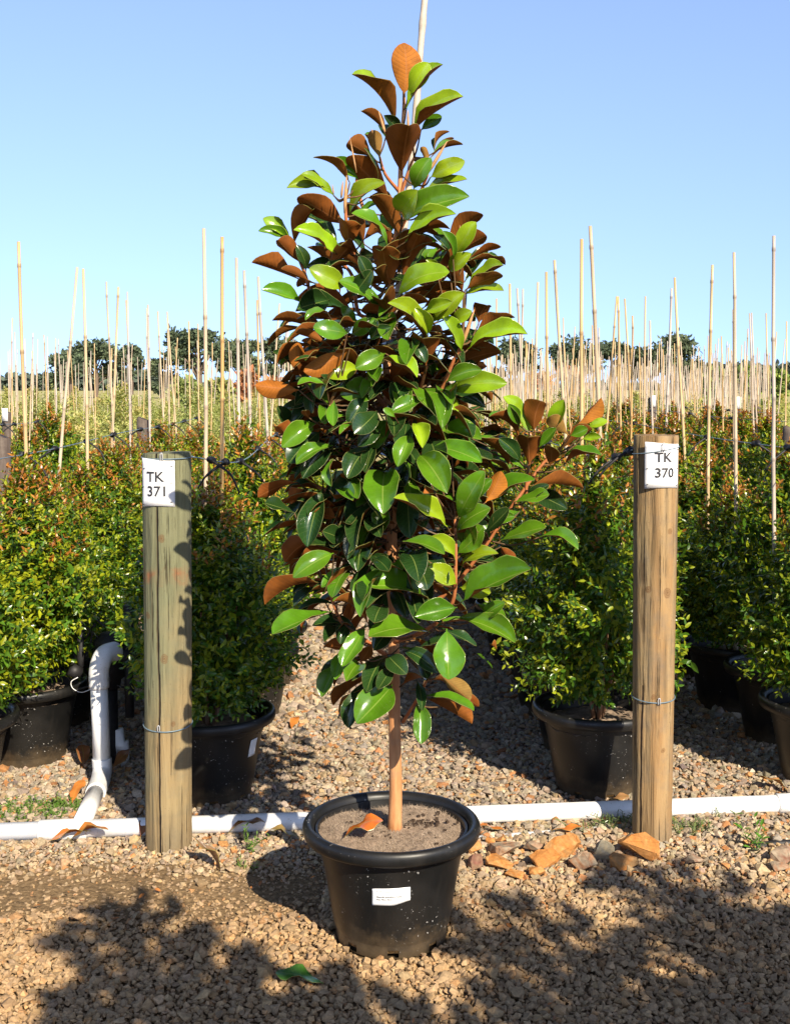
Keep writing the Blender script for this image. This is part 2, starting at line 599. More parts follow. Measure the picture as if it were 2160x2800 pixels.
for wx, wy, ws, wn_ in ((.66, .27, 1.0, 'shadow lies at the bottom left'), (1.64, .32, 1.0, 'shadow lies right of the front pot'),
                        (2.04, .60, .98, 'shadow lies at the right edge'), (1.28, .0, .95, 'shadow lies at the bottom middle')):
    for wk in range(3):                       # three deep along the sun's direction, taller ones behind added to thicken the shadow
        SHADERS.append((wx + .205 * wk + (.05 if wk == 1 else 0), wy - .41 * wk, wx * 3 + wk * 1.7, ws * (1 + .135 * wk),
                        ['front', 'added middle', 'added rear'][wk] + ' magnolia of three whose ' + wn_))

# ------------------------------------------------------------------ ground
def make_ground():
    xs = [-900, -300, -100, -40, -15, -6, -3, -2, -1, 0, 1, 2, 3, 6, 15, 40, 100, 300, 900]
    ys = [-30, -8, -3, 0, 1, 2, 3, 4, 5, 6, 8, 10, 13, 16, 20, 30, 50, 100, 300, 1500]
    vs = [(x, y, 0.0) for y in ys for x in xs]
    n = len(xs)
    fs = [(i * n + j, i * n + j + 1, (i + 1) * n + j + 1, (i + 1) * n + j) for i in range(len(ys) - 1) for j in range(n - 1)]
    mb = MB()
    mb.add(vs, fs)
    tag(mb.build('ground', M_ground), kind='structure')


make_ground()


def hull(rng, n, sx, sy, sz, drop=True):
    bm = bmesh.new()
    for i in range(n):
        p = rng.normal(0, 1, 3)
        p /= np.linalg.norm(p)
        bm.verts.new((p[0] * sx * rng.uniform(.75, 1.1), p[1] * sy * rng.uniform(.75, 1.1), p[2] * sz * rng.uniform(.75, 1.1)))
    bmesh.ops.convex_hull(bm, input=bm.verts)
    for v in [v for v in bm.verts if not v.link_faces]: bm.verts.remove(v)
    bm.normal_update()
    bm.verts.index_update()
    V = np.array([v.co[:] for v in bm.verts])
    Fc = np.array([[v.index for v in f.verts] for f in bm.faces if len(f.verts) == 3])
    bm.free()
    return V, Fc


def soft_noise(x, y, sc, seed):
    r = np.random.default_rng(seed)
    out = np.zeros_like(x)
    for i in range(7):
        a, k, ph = r.uniform(0, 6.28), sc * r.uniform(.6, 1.8), r.uniform(0, 6.28)
        out += np.sin((x * np.cos(a) + y * np.sin(a)) * k + ph)
    return out / 7 ** .5


OBST = [(POT_X, POT_Y, 0.145) for POT_X, POT_Y in ((-0.009, 3.023),)]


def dirt_mask(x, y):
    """1 where bare trodden dirt shows between the stones"""
    m = np.exp(-((y - 3.28 + 0.03 * np.sin(x * 9)) / .20) ** 2) * (x < -.20)
    return np.clip(m + 0.25 * (soft_noise(x, y, 6, 3) > 1.1), 0, 1)


def scatter(y0, y1, step, size, seed, xlim=None, flat=0.54):
    rg = np.random.default_rng(seed)
    pts = []
    y = y0
    row = 0
    while y < y1:
        xl = 0.355 * y + .12 if xlim is None else xlim
        xs = np.arange(-xl, xl, step) + (row % 2) * step * .5
        pts.append(np.stack([xs, np.full(len(xs), y)], 1))
        y += step * .86
        row += 1
    P = np.concatenate(pts)
    P += rg.uniform(-.42, .42, P.shape) * step
    for ox, oy, rr in OBST:
        P = P[np.hypot(P[:, 0] - ox, P[:, 1] - oy) > rr + .004]
    n = len(P)
    D = dirt_mask(P[:, 0], P[:, 1])
    keep = rg.uniform(0, 1, n) > D * .45
    P, D = P[keep], D[keep]
    n = len(P)
    sc = size * np.exp(rg.normal(0, .32, n)) * (1 - .35 * D)
    big = rg.uniform(0, 1, n) < .02
    sc[big] *= 1.5
    z = sc * .30 + rg.uniform(-.002, .006, n) - D * .006 + soft_noise(P[:, 0], P[:, 1], 4, 9) * .002
    nv = 28
    vid = rg.integers(0, nv, n)
    pal = np.array([1.08, .99, .86]) * np.array([(.34, .285, .22), (.40, .32, .23), (.37, .27, .165), (.30, .255, .21), (.24, .21, .18), (.44, .375, .29), (.42, .21, .09), (.34, .16, .07), (.16, .135, .115)])
    pr = np.array([.24, .20, .17, .13, .08, .08, .05, .02, .03])
    ci = rg.choice(len(pal), n, p=pr)
    col = pal[ci] * np.exp(rg.normal(0, .14, (n, 1))) * np.exp(rg.normal(0, .03, (n, 3)))
    pale = np.clip((P[:, 1] - 3.5) / .4, 0, 1)[:, None]
    col = col * (1 + pale * np.array([-.11, -.07, .02]))
    warm = np.clip((3.5 - P[:, 1]) / .5, 0, 1)[:, None]              # the path in front is dusted with tan dirt
    dust = np.array([.385, .24, .115])
    col = col * (1 - .7 * warm) + dust * np.exp(rg.normal(0, .16, (n, 1))) * .7 * warm
    col = col * (1 - .5 * D[:, None]) + np.array([.28, .18, .095]) * .5 * D[:, None]
    a, b, c = rg.uniform(0, 2 * np.pi, n), rg.normal(0, .26, n), rg.normal(0, .26, n)
    Vs, Fs, Cs, o = [], [], [], 0
    for k in range(nv):
        hv, hf = hull(rg, int(rg.integers(11, 17)), rg.uniform(.5, .72), rg.uniform(.42, .6), rg.uniform(.40, .55) * flat / .62)
        ids = np.where(vid == k)[0]
        if len(ids) == 0: continue
        ca, sa, cb, sb, cc, sc_ = np.cos(a[ids]), np.sin(a[ids]), np.cos(b[ids]), np.sin(b[ids]), np.cos(c[ids]), np.sin(c[ids])
        x, y_, z_ = hv[None, :, 0], hv[None, :, 1], hv[None, :, 2]
        y1_ = y_ * cb[:, None] - z_ * sb[:, None]
        z1_ = y_ * sb[:, None] + z_ * cb[:, None]
        x2 = x * cc[:, None] + z1_ * sc_[:, None]
        z2 = -x * sc_[:, None] + z1_ * cc[:, None]
        x3 = x2 * ca[:, None] - y1_ * sa[:, None]
        y3 = x2 * sa[:, None] + y1_ * ca[:, None]
        s = sc[ids][:, None]
        V = np.stack([x3 * s + P[ids, 0][:, None], y3 * s + P[ids, 1][:, None], z2 * s + z[ids][:, None]], 2)
        m, nh = len(ids), len(hv)
        Vs.append(V.reshape(-1, 3))
        Fs.append((hf[None] + (np.arange(m) * nh)[:, None, None] + o).reshape(-1, 3))
        Cs.append(np.repeat(col[ids], nh, 0))
        o += m * nh
    return np.concatenate(Vs), np.concatenate(Fs), np.concatenate(Cs)


def make_gravel():
    for nm, args in (('gravel', (2.30, 3.62, .0118, .0148, 1)), ('gravel', (3.62, 5.0, .0132, .0170, 2)), ('gravel', (5.0, 10.5, .020, .027, 4, 1.6))):
        V, Fc, C = scatter(*args)
        o = link_mesh(nm, np_mesh(nm, V, Fc, M_gravel, C))
        tag(o, {1: 'tan crushed gravel trodden flat around the front pot', 2: 'pale crushed gravel along the pipe and between the pots',
                4: 'pale gravel of the path running back between the shrub rows'}[args[4]], 'gravel', kind='stuff')


make_gravel()

# ------------------------------------------------------------------ the tall magnolia in front
POT = Vector((-0.009, 3.023, 0.0))          # base of the pot
AX = 3.02                                   # depth of the trunk
SOIL = 0.284
TILE = {'A': (660, 60, 2.160), 'B': (660, 800, 2.160), 'C': (700, 1280, 1.719), 'S': (1260, 1100, 1.872)}
# leaves read off the photograph : tile, base x y, tip x y, width, face (y young green, g green, d green with shade painted in, b brown felt, l felt with sunlight painted in, o lit olive felt)
LEAVES = '''
A 958 435 962 152 155 l;A 975 510 1170 275 85 y;A 985 440 1095 258 105 y;A 915 610 678 338 75 b;A 1010 650 1282 460 85 y
A 1060 640 1172 565 68 g;A 860 655 722 540 62 b;A 930 640 850 560 80 d;A 945 905 985 640 215 b;A 815 800 775 655 88 o
A 770 800 640 720 105 b;A 770 790 640 720 60 y;A 880 1060 650 820 130 b;A 640 950 445 815 50 b;A 690 930 560 815 88 g
A 1115 920 1300 830 95 y;A 1090 985 1310 935 62 y;A 1020 990 1110 820 105 g;A 1100 860 1065 750 46 o;A 950 1130 1030 1005 150 y
A 940 1140 1095 1090 60 y;A 550 1030 295 985 92 y;A 545 1025 370 912 72 y;A 615 1200 360 1050 140 b;A 640 1160 832 970 85 y;A 700 1110 800 1075 38 g
A 940 1275 790 1050 130 b;A 950 1180 1310 1045 165 g;A 970 1300 1240 1150 95 y;A 990 1290 1210 1230 68 b;A 625 1335 612 1190 150 b
A 290 1290 118 1240 72 g;A 290 1285 145 1170 68 y;A 310 1320 410 1130 110 b;A 345 1420 228 1300 110 b;A 590 1400 335 1245 110 y
A 340 1520 88 1430 50 b;A 400 1530 250 1465 58 b;A 860 1345 670 1150 60 g;A 890 1340 800 1230 60 b;A 920 1380 1110 1300 80 b;A 945 1440 1140 1310 66 g
A 1270 1370 1430 1272 118 b;A 1268 1385 1375 1200 108 y;A 1250 1400 1190 1250 58 g;A 1340 1400 1515 1335 44 b;A 1230 1475 1345 1375 95 y
A 1150 1470 1095 1410 54 y;A 1210 1470 1140 1280 45 d;A 880 1565 840 1350 172 b;A 620 1560 422 1465 118 y;A 830 1680 600 1545 92 g
A 920 1625 1200 1490 122 y;A 1310 1600 1220 1465 120 b;A 1330 1580 1527 1450 58 y;A 1320 1585 1522 1505 66 b;A 1310 1612 1527 1590 66 y
A 360 1660 143 1590 85 g;A 520 1640 345 1690 150 d;A 650 1620 760 1480 90 d;A 520 1480 640 1330 80 b;A 720 1290 860 1240 80 b;A 700 1400 780 1380 80 d
A 740 1040 880 1100 90 b;A 540 1420 400 1450 70 d;A 380 1470 330 1330 70 d;A 1010 1480 1110 1440 60 b;A 770 1560 700 1400 80 d
B 640 100 350 110 118 d;B 680 180 600 90 60 g;B 505 112 390 160 38 g;B 625 240 443 210 108 g;B 650 245 785 165 92 g;B 850 120 720 110 90 b
B 870 140 1080 55 58 b;B 1100 305 885 85 88 y;B 1100 250 1030 105 88 y;B 1130 180 1300 20 138 y;B 1080 110 1230 60 88 y;B 1250 170 1350 115 80 y
B 1400 185 1445 85 108 b;B 1375 262 1592 158 54 b;B 1335 338 1657 255 118 y;B 1255 425 1505 355 130 b;B 1300 345 1198 160 86 y;B 1090 430 1070 285 168 b
B 505 300 342 240 62 b;B 640 330 395 455 128 l;B 345 485 335 312 110 l;B 320 445 198 358 52 d;B 340 575 106 550 120 l;B 690 440 515 490 118 y
B 850 360 690 440 118 g;B 830 388 1018 492 68 y;B 900 330 1020 470 98 d;B 820 560 605 600 148 g;B 505 545 348 545 38 g;B 520 670 400 555 68 g
B 550 640 545 775 74 g;B 400 600 325 660 100 d;B 1225 577 1537 540 138 y;B 1210 530 1400 465 108 g;B 1170 620 1417 675 108 d;B 1110 600 1265 695 68 y
B 1090 620 910 705 90 g;B 905 735 845 690 38 g;B 870 748 735 932 148 g;B 1022 775 1065 906 118 y;B 1140 790 1392 862 108 g;B 1120 910 1392 995 128 g
B 1000 840 930 1012 128 g;B 440 770 258 900 128 g;B 545 905 345 1005 88 g;B 640 860 620 965 80 d;B 550 980 535 1130 50 g;B 620 1000 680 1148 110 g
B 600 1150 655 1222 108 g;B 1050 960 1200 1165 188 g;B 855 1050 840 1285 218 g;B 700 1160 802 1312 58 g;B 850 1250 830 1402 108 g;B 330 1120 120 1200 68 b
B 315 1302 155 1250 54 d;B 480 1160 400 1470 168 d;B 720 1200 640 1435 150 d;B 370 1160 300 1240 90 b;B 1245 1330 1060 1125 108 l;B 1215 1385 928 1230 118 y
B 1280 1335 1422 1080 138 g;B 1440 1240 1525 1072 118 l;B 1270 1420 1452 1285 98 g;B 1310 1500 1372 1385 128 g;B 960 1360 920 1290 80 b
B 470 820 300 990 150 d;B 560 900 380 1080 150 d;B 640 780 500 740 110 d;B 800 700 680 820 130 d;B 980 760 960 930 120 d;B 760 900 640 1080 140 d
B 690 1040 560 1220 130 d;B 980 1000 900 1180 130 d;B 640 560 480 470 120 d;B 740 620 640 770 110 d;B 1000 520 900 640 120 d;B 1120 660 1060 790 100 d
B 480 1080 290 1030 110 d;B 980 1150 1100 1320 120 d;B 250 880 215 690 46 d;B 300 890 215 800 100 b;B 400 740 375 700 50 b;B 1240 900 1200 1000 80 b;B 1440 440 1400 420 60 l
B 1480 640 1450 600 46 b;B 820 820 700 900 100 d;B 560 1330 440 1300 90 b;B 1130 500 1060 380 80 d;B 760 280 880 210 90 d;B 1010 260 1080 400 80 d
C 690 345 868 400 58 g;C 935 432 822 338 64 y;C 945 402 1055 285 88 g;C 940 432 1055 395 38 y;C 965 470 1122 408 58 y;C 940 545 820 468 88 y
C 960 560 1090 582 94 y;C 965 630 1262 490 138 g;C 945 655 765 695 112 g;C 935 705 1192 812 118 g;C 830 640 558 562 74 g;C 820 772 556 790 84 g
C 895 755 905 972 138 g;C 690 860 840 952 88 d;C 865 970 992 1082 98 o;C 790 1070 1002 1135 50 g;C 800 1082 995 1190 58 b;C 765 1085 775 1278 94 g
C 970 1075 1040 1115 48 b;C 640 1020 490 1185 168 g;C 510 1000 440 1200 84 d;C 410 905 318 1060 58 g;C 490 920 430 995 108 g;C 515 740 415 915 88 g
C 530 740 378 638 64 b;C 430 850 338 835 68 b;C 355 675 103 772 64 g;C 300 540 66 632 58 b;C 470 500 323 555 58 g;C 365 400 193 505 108 g
C 500 300 480 470 148 d;C 260 340 148 432 108 b;C 700 400 760 522 128 d;C 1090 200 1290 68 50 g;C 1290 85 1515 95 60 b;C 1215 160 1362 128 50 g
C 1150 340 1342 285 70 g;C 1330 325 1497 378 54 g;C 1100 260 1205 230 70 g;C 1150 370 1215 465 58 b;C 1280 110 1445 185 88 d;C 705 340 780 290 60 b
C 640 560 700 690 110 d;C 600 640 560 720 100 d;C 620 780 560 850 90 d;C 440 740 400 820 70 d;C 620 880 700 960 90 d;C 540 830 500 900 60 b;C 1040 640 1160 700 60 g
C 740 440 800 560 90 d;C 1010 140 1100 60 80 g;C 1080 300 1180 200 70 d;C 330 440 230 400 80 b;C 400 330 320 300 90 d;C 1130 850 1110 830 40 b
C 760 640 860 720 80 d;C 640 470 560 420 80 d;C 1120 420 1200 380 60 d;C 1060 700 1160 640 70 g
S 350 165 228 -10 75 y;S 375 152 405 8 118 b;S 300 192 158 85 48 b;S 460 125 520 0 88 y;S 550 168 462 82 74 o;S 580 128 705 -8 66 l
S 650 128 740 98 44 y;S 560 170 640 138 58 g;S 510 242 655 145 68 b;S 619 190 707 178 40 y;S 350 322 340 192 132 b;S 455 327 455 233 80 b
S 300 300 203 195 80 d;S 520 285 662 268 40 g;S 530 318 702 278 25 g;S 275 422 98 298 50 g;S 330 345 248 285 50 g;S 400 230 480 140 60 g;S 300 120 250 20 60 g
S 340 500 440 430 60 d;S 300 560 180 640 60 g
'''
CROWN_R = [(90, 30), (180, 62), (260, 80), (400, 165), (550, 240), (700, 262), (850, 265), (1000, 265), (1150, 262), (1300, 235), (1450, 140), (1560, 110)]


def crown_r(v):                               # photo row -> crown radius in metres
    y = v / K
    return float(np.interp(y, [a for a, b in CROWN_R], [b for a, b in CROWN_R])) * K / F * 3.05


def skel(tile, pts):
    ox, oy, s = TILE[tile]
    return [(ox + x / s, oy + y / s, d) for x, y, d in pts]


def sk3(pts): return [at(u, v, AX + d) for u, v, d in pts]


trunk_pts = [(1079, 2262, 0.0), (1082, 2150, 0), (1079, 1990, 0), (1077, 1800, 0.005), (1072, 1560, 0.0), (1072, 1380, 0.0), (1074, 1230, 0), (1060, 1060, 0.0),
             (1058, 880, -0.01), (1078, 700, 0), (1092, 560, 0), (1097, 420, 0), (1104, 300, 0), (1104, 235, -0.01)]
TR_R = [0.0185, 0.0165, 0.0155, 0.0145, 0.0135, 0.013, 0.0125, 0.0115, 0.010, 0.0085, 0.007, 0.006, 0.0045, 0.003]
branches = [
    skel('A', [(880, 1600, 0), (790, 1560, -.05), (700, 1420, -.10), (640, 1330, -.13), (620, 1180, -.15), (612, 1040, -.15)]),
    skel('A', [(870, 1720, 0), (700, 1730, -.03), (655, 1500, -.06), (560, 1400, -.08)]),
    skel('A', [(860, 1790, 0), (560, 1760, .0), (430, 1650, -.03), (380, 1500, -.05), (340, 1400, -.06)]),
    skel('A', [(905, 1310, 0), (950, 1200, -.03), (1050, 1020, -.06), (1100, 900, -.08)]),
    skel('A', [(930, 1060, 0), (990, 870, -.02), (1020, 800, -.03)]),
    skel('A', [(930, 1000, 0), (850, 900, -.03), (815, 790, -.04)]),
    skel('A', [(905, 1300, 0), (760, 1180, .04), (690, 1000, .05), (680, 860, .05)]),
    skel('A', [(900, 1400, 0), (1100, 1560, .02), (1230, 1470, .03), (1270, 1370, .02), (1290, 1260, .02)]),
    skel('B', [(860, 860, 0), (980, 800, -.09), (1060, 560, -.14), (1095, 430, -.17)]),
    skel('B', [(880, 900, 0), (1060, 780, -.10), (1180, 580, -.15), (1245, 420, -.18), (1300, 310, -.19)]),
    skel('B', [(880, 700, 0), (760, 560, -.03), (690, 390, -.06), (650, 250, -.06)]),
    skel('B', [(885, 1050, 0), (700, 1000, -.06), (580, 890, -.12), (540, 790, -.15), (520, 660, -.17)]),
    skel('B', [(890, 1240, 0), (640, 1200, -.02), (400, 1120, -.02), (300, 960, 0)]),
    skel('C', [(640, 820, 0), (800, 760, -.08), (920, 640, -.15), (938, 430, -.18), (935, 240, -.18)]),
    skel('C', [(640, 700, 0), (880, 600, -.04), (1060, 390, -.08), (1140, 270, -.10)]),
    skel('C', [(640, 700, 0), (900, 520, .02), (1120, 300, .02), (1210, 170, .0), (1260, 100, 0), (1330, 0, 0), (1385, -60, 0)]),
    skel('S', [(330, 480, 0), (345, 330, -.01), (375, 150, -.02)]),
    skel('C', [(690, 1195, -.01), (770, 1065, -.06), (812, 972, -.09)]),
    skel('C', [(640, 1030, 0), (540, 1000, -.04), (490, 900, -.06)]),
    skel('C', [(640, 900, 0), (500, 800, -.05), (400, 720, -.07), (345, 575, -.08)]),
    skel('C', [(640, 800, 0), (535, 660, -.04), (495, 490, -.06)]),
]
MAG = at(1079, 2262, AX)
MAG.z = SOIL - 0.02
SAMPLES = []


def leaf_arrays(rng, base, tip, normal, width, bend, fold, wave, th=0.0006):
    ts = np.array([0, .06, .12, .20, .31, .44, .57, .70, .81, .90, .965, 1.0])
    us = np.array([-1, -.93, -.55, 0, .55, .93, 1.0])
    s = np.clip((ts - .06) / .94, 0, 1)
    ob = rng.uniform(.55, .95)
    f = s ** ob * np.sqrt(np.clip(1 - s ** rng.uniform(3.2, 5.0), 0, 1))
    f /= f.max()
    mx = rng.uniform(.25, .65)
    f = mx * f + (1 - mx) * np.sin(np.pi * s ** rng.uniform(1.0, 1.2)) ** .75
    f /= f.max()
    f[-1] = 0.06
    hw = np.maximum(width / 2 * f, 0.0016)
    X = np.array(tip - base)
    L = np.linalg.norm(X)
    X /= L
    N = np.array(normal)
    N = N - X * (N @ X)
    N /= np.linalg.norm(N)
    Y = np.cross(N, X)
    T, U = np.meshgrid(ts, us, indexing='ij')
    HW = np.repeat(hw[:, None], len(us), 1)
    y = U * HW * (1 - 0.12 * abs(fold) * 2)
    env = np.sin(np.pi * np.clip((T - .05) / .95, 0, 1))
    z = bend * L * (4 * T * (1 - T)) + fold * np.abs(U) ** 1.3 * HW
    z += wave * HW * np.sin(T * rng.uniform(6, 10) + rng.uniform(0, 6) + U * 0.8) * U * U * env
    z += rng.uniform(-.14, .14) * HW * U * (T - .3) * 2
    side = rng.uniform(-.06, .06) * L * (4 * T * (1 - T))
    P = np.array(base)[None, None] + T[..., None] * L * X + (y + side)[..., None] * Y
    tw_ = rng.uniform(-.55, .55) * (T - .35)
    y2, z2 = (y + side) * np.cos(tw_), y * np.sin(tw_)
    P = P + ((y2 - (y + side))[..., None] * Y) + z2[..., None] * N
    top = P + (z + th)[..., None] * N
    bot = P + (z - th)[..., None] * N
    n, m = T.shape
    V = np.concatenate([top.reshape(-1, 3), bot.reshape(-1, 3)])
    luv = np.stack([U.ravel(), T.ravel()], 1)
    return V, np.concatenate([luv, luv]), n, m


def leaf_faces(n, m):
    q, mi = [], []
    o = n * m
    for i in range(n - 1):
        for j in range(m - 1):
            a, b, c, d = i * m + j, i * m + j + 1, (i + 1) * m + j + 1, (i + 1) * m + j
            q.append((a, d, c, b)); mi.append(0)
            q.append((o + a, o + b, o + c, o + d)); mi.append(1)
    for i in range(n - 1):
        a, b = i * m, (i + 1) * m
        q.append((a, o + a, o + b, b)); mi.append(2)
        a, b = i * m + m - 1, (i + 1) * m + m - 1
        q.append((a, b, o + b, o + a)); mi.append(2)
    return np.array(q), mi


LF, LM = None, None


class LeafSet:
    def __init__(self): self.V, self.UV, self.C, self.F, self.M, self.o = [], [], [], [], [], 0

    def add(self, rng, base, tip, normal, width, bend, fold, wave, ctop, cund):
        global LF, LM
        V, uv, n, m = leaf_arrays(rng, base, tip, normal, width, bend, fold, wave)
        if LF is None: LF, LM = leaf_faces(n, m)
        c = np.zeros((len(V), 3))
        h = n * m
        c[:h] = ctop
        c[h:] = cund
        self.V.append(V); self.UV.append(uv); self.C.append(c)
        self.F.append(LF + self.o); self.M += LM
        self.o += len(V)

    def mesh(self, name, org=(0, 0, 0)):
        return np_mesh(name, np.concatenate(self.V) - np.array(org), np.concatenate(self.F), [M_top, M_under, M_edge],
                       np.concatenate(self.C), np.concatenate(self.UV), True, self.M)


def jit(c, r, a=0.18):
    k = 1 + r.uniform(-a, a)
    return np.array([c[0] * k * (1 + r.uniform(-.1, .1)), c[1] * k, c[2] * k])


CT = {'y': (0.215, 0.330, 0.010), 'g': (0.078, 0.190, 0.008), 'd': (0.018, 0.050, 0.010)}  # d: green lowered to paint in the shaded inner crown
CU = {'l': (0.40, 0.135, 0.016), 'b': (0.25, 0.078, 0.011), 'o': (0.34, 0.19, 0.045)}  # l: felt brightened to paint in sunlit undersides


def make_magnolia():
    root = empty('magnolia_tree', MAG)
    tag(root, 'tall magnolia with glossy green and rusty brown leaves growing in the front black pot', 'tree')
    rl = random.Random(21)
    # trunk and branches
    P = spline(sk3(trunk_pts), 5)
    P[0].z -= 0.03
    rad = lerp_list(TR_R, len(P))
    rad[0] *= 1.12
    mb = MB()
    mb.tube([p - MAG for p in P], rad, 14)
    mb.build('trunk', M_bark, root)
    for p in P: SAMPLES.append(p)
    for b in branches:
        q = spline(sk3(b), 5)
        r0 = 0.0062 if len(b) > 3 else 0.0048
        mb = MB()
        mb.tube([p - MAG for p in q], lerp_list([r0, r0 * .8, r0 * .55], len(q)), 8)
        mb.build('branch', M_shoot, root)
        SAMPLES.extend(q)
    # buds
    for t, a, b, w in (('A', (1103, 892), (1216, 703), 20), ('A', (610, 1130), (622, 905), 20), ('A', (590, 1040), (600, 940), 14), ('A', (935, 1140), (952, 1005), 14),
                       ('A', (985, 640), (983, 520), 14), ('A', (1285, 1500), (1315, 1385), 12), ('A', (1283, 1270), (1290, 1200), 9), ('A', (545, 1020), (538, 960), 9),
                       ('B', (1300, 318), (1376, 98), 24), ('A', (850, 660), (810, 525), 16), ('A', (775, 660), (768, 632), 8), ('A', (680, 890), (640, 675), 9), ('S', (555, 165), (570, 90), 10)):
        ox, oy, s = TILE[t]
        d = AX - 0.17 if t != 'S' else AX - 0.03
        p0, p1 = at(ox + a[0] / s, oy + a[1] / s, d), at(ox + b[0] / s, oy + b[1] / s, d - .01)
        r = w / s / F * 3 / 2
        bd = MB()
        bd.tube([p0 - MAG, p0.lerp(p1, .25) - MAG, p0.lerp(p1, .6) - MAG, p0.lerp(p1, .9) - MAG, p1 - MAG], [r * .5, r, r * .9, r * .4, r * .1], 8)
        bd.build('bud', M_bud, root)
    # leaves read from the photograph
    LS = LeafSet()
    tw = MB()

    def twig(b):
        best, bd_ = None, 9
        for s in SAMPLES:
            d = (b - s).length + max(0, s.z - b.z + .015) * 2.0
            if d < bd_: best, bd_ = s, d
        if best is not None and 0.012 < (b - best).length < 0.22:
            m = best.lerp(b, .5) + Vector((0, 0, -.12 * (b - best).length))
            q = spline([best, m, b], 3)
            tw.tube([p - MAG for p in q], lerp_list([.0026, .0017], len(q)), 5, cap=False)

    for it in LEAVES.replace('\n', ';').split(';'):
        it = it.split()
        if len(it) < 7: continue
        ox, oy, s = TILE[it[0]]
        bx, by, tx, ty, w = [float(x) for x in it[1:6]]
        f = it[6]
        bu, bv, tu, tv, w = ox + bx / s, oy + by / s, ox + tx / s, oy + ty / s, w / s
        spr = it[0] == 'S' or bu > 1340 and bv > 1200
        axu = float(np.interp(bv, [235, 560, 880, 1060, 1230, 2000], [1104, 1092, 1058, 1060, 1074, 1078]))
        Rv = crown_r(bv)
        dx = (bu - axu) / F * 3.03
        if spr: yb = AX + rl.uniform(-.10, .04)
        else: yb = AX - rl.uniform(.35, .9) * math.sqrt(max(0.0004, Rv * Rv - dx * dx))
        if f == 'd': yb += 0.05
        tu, tv = bu + (tu - bu) * 1.10, bv + (tv - bv) * 1.10
        lp = math.hypot(tu - bu, tv - bv) / F * 3.0
        lt = max(lp * 1.06, w / F * 3.0 * 1.75)
        dy = -math.sqrt(max(0, lt * lt - lp * lp)) - lp * rl.uniform(0.0, .25)
        up = (bv - tv) / max(1e-6, math.hypot(tu - bu, tv - bv))      # 1 pointing up, -1 hanging
        if f == 'b': dy = -lp * up * rl.uniform(.55, 1.0) - lp * rl.uniform(-.05, .2)
        if f == 'l': dy = lp * up * rl.uniform(-.1, .3)
        B, T = at(bu, bv, yb), at(tu, tv, yb + dy)
        X = (T - B).normalized()
        C = (Vector((0, 0, H)) - (B + T) / 2).normalized()
        C = (C - X * C.dot(X)).normalized()
        Pp = C.cross(X)
        if Pp.z < 0: Pp = -Pp
        wt = (T - B).length * rl.uniform(.42, .5)
        wm = w / F * (yb + dy / 2)
        wm *= 1.13
        o = min(.97, max(.3, wm / wt))
        if f == 'b': o = min(o, .97 - .22 * (1 - abs(up)))
        wt = max(wt, wm / o) if wm / wt < 1.5 else wm / .97
        Pk = Pp * math.sqrt(1 - o * o)
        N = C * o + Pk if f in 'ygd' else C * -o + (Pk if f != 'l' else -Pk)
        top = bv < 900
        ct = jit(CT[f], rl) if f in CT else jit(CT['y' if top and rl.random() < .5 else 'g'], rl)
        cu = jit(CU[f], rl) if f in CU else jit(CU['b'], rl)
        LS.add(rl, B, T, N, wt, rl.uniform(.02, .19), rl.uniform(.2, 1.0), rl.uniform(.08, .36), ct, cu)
        twig(B)
    # leaves inside and on the far side
    n = 0
    while n < 620:
        y = rl.uniform(520, 1470) if rl.random() < .5 else rl.uniform(680, 1260)
        if rl.random() < .02: y = rl.uniform(300, 520)
        v = y * K
        Rv = crown_r(v) * .95
        an = rl.uniform(0, 2 * math.pi)
        back = math.sin(an) > -.1
        k = rl.uniform(.15, .75) if back else rl.uniform(.1, .68)
        axu = float(np.interp(v, [235, 560, 880, 1060, 1230, 2000], [1104, 1092, 1058, 1060, 1074, 1078]))
        c = at(axu, v, AX)
        B = c + Vector((math.cos(an), math.sin(an), 0)) * Rv * k
        if y > 1200 and (abs(B.x - c.x) < .07 and rl.random() < .45 or rl.random() < .3): continue
        el = rl.uniform(-.35, 1.0) if y < 640 else (rl.uniform(-.7, .45) if y < 1000 else rl.uniform(-.95, .3))
        a2 = an + rl.uniform(-.9, .9)
        L = rl.uniform(.10, .165) * (0.8 if y < 480 else 1)
        X = Vector((math.cos(a2) * math.cos(el), math.sin(a2) * math.cos(el), math.sin(el)))
        if Vector((B.x - c.x, B.y - c.y)).length + L * math.cos(el) > Rv * 1.02: L = max(.07, L * .7)
        N = Vector((0, 0, 1)) + Vector((rl.uniform(-.5, .5), rl.uniform(-.5, .5), 0)) - X * 0.2
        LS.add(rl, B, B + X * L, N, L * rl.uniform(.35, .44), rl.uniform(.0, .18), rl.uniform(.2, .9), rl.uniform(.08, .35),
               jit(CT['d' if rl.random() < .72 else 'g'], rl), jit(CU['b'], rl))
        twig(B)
        n += 1
    tag(tw.build('twig', M_twig, root), kind='stuff')
    link_mesh('crown', LS.mesh('crown', MAG), root)
    return root


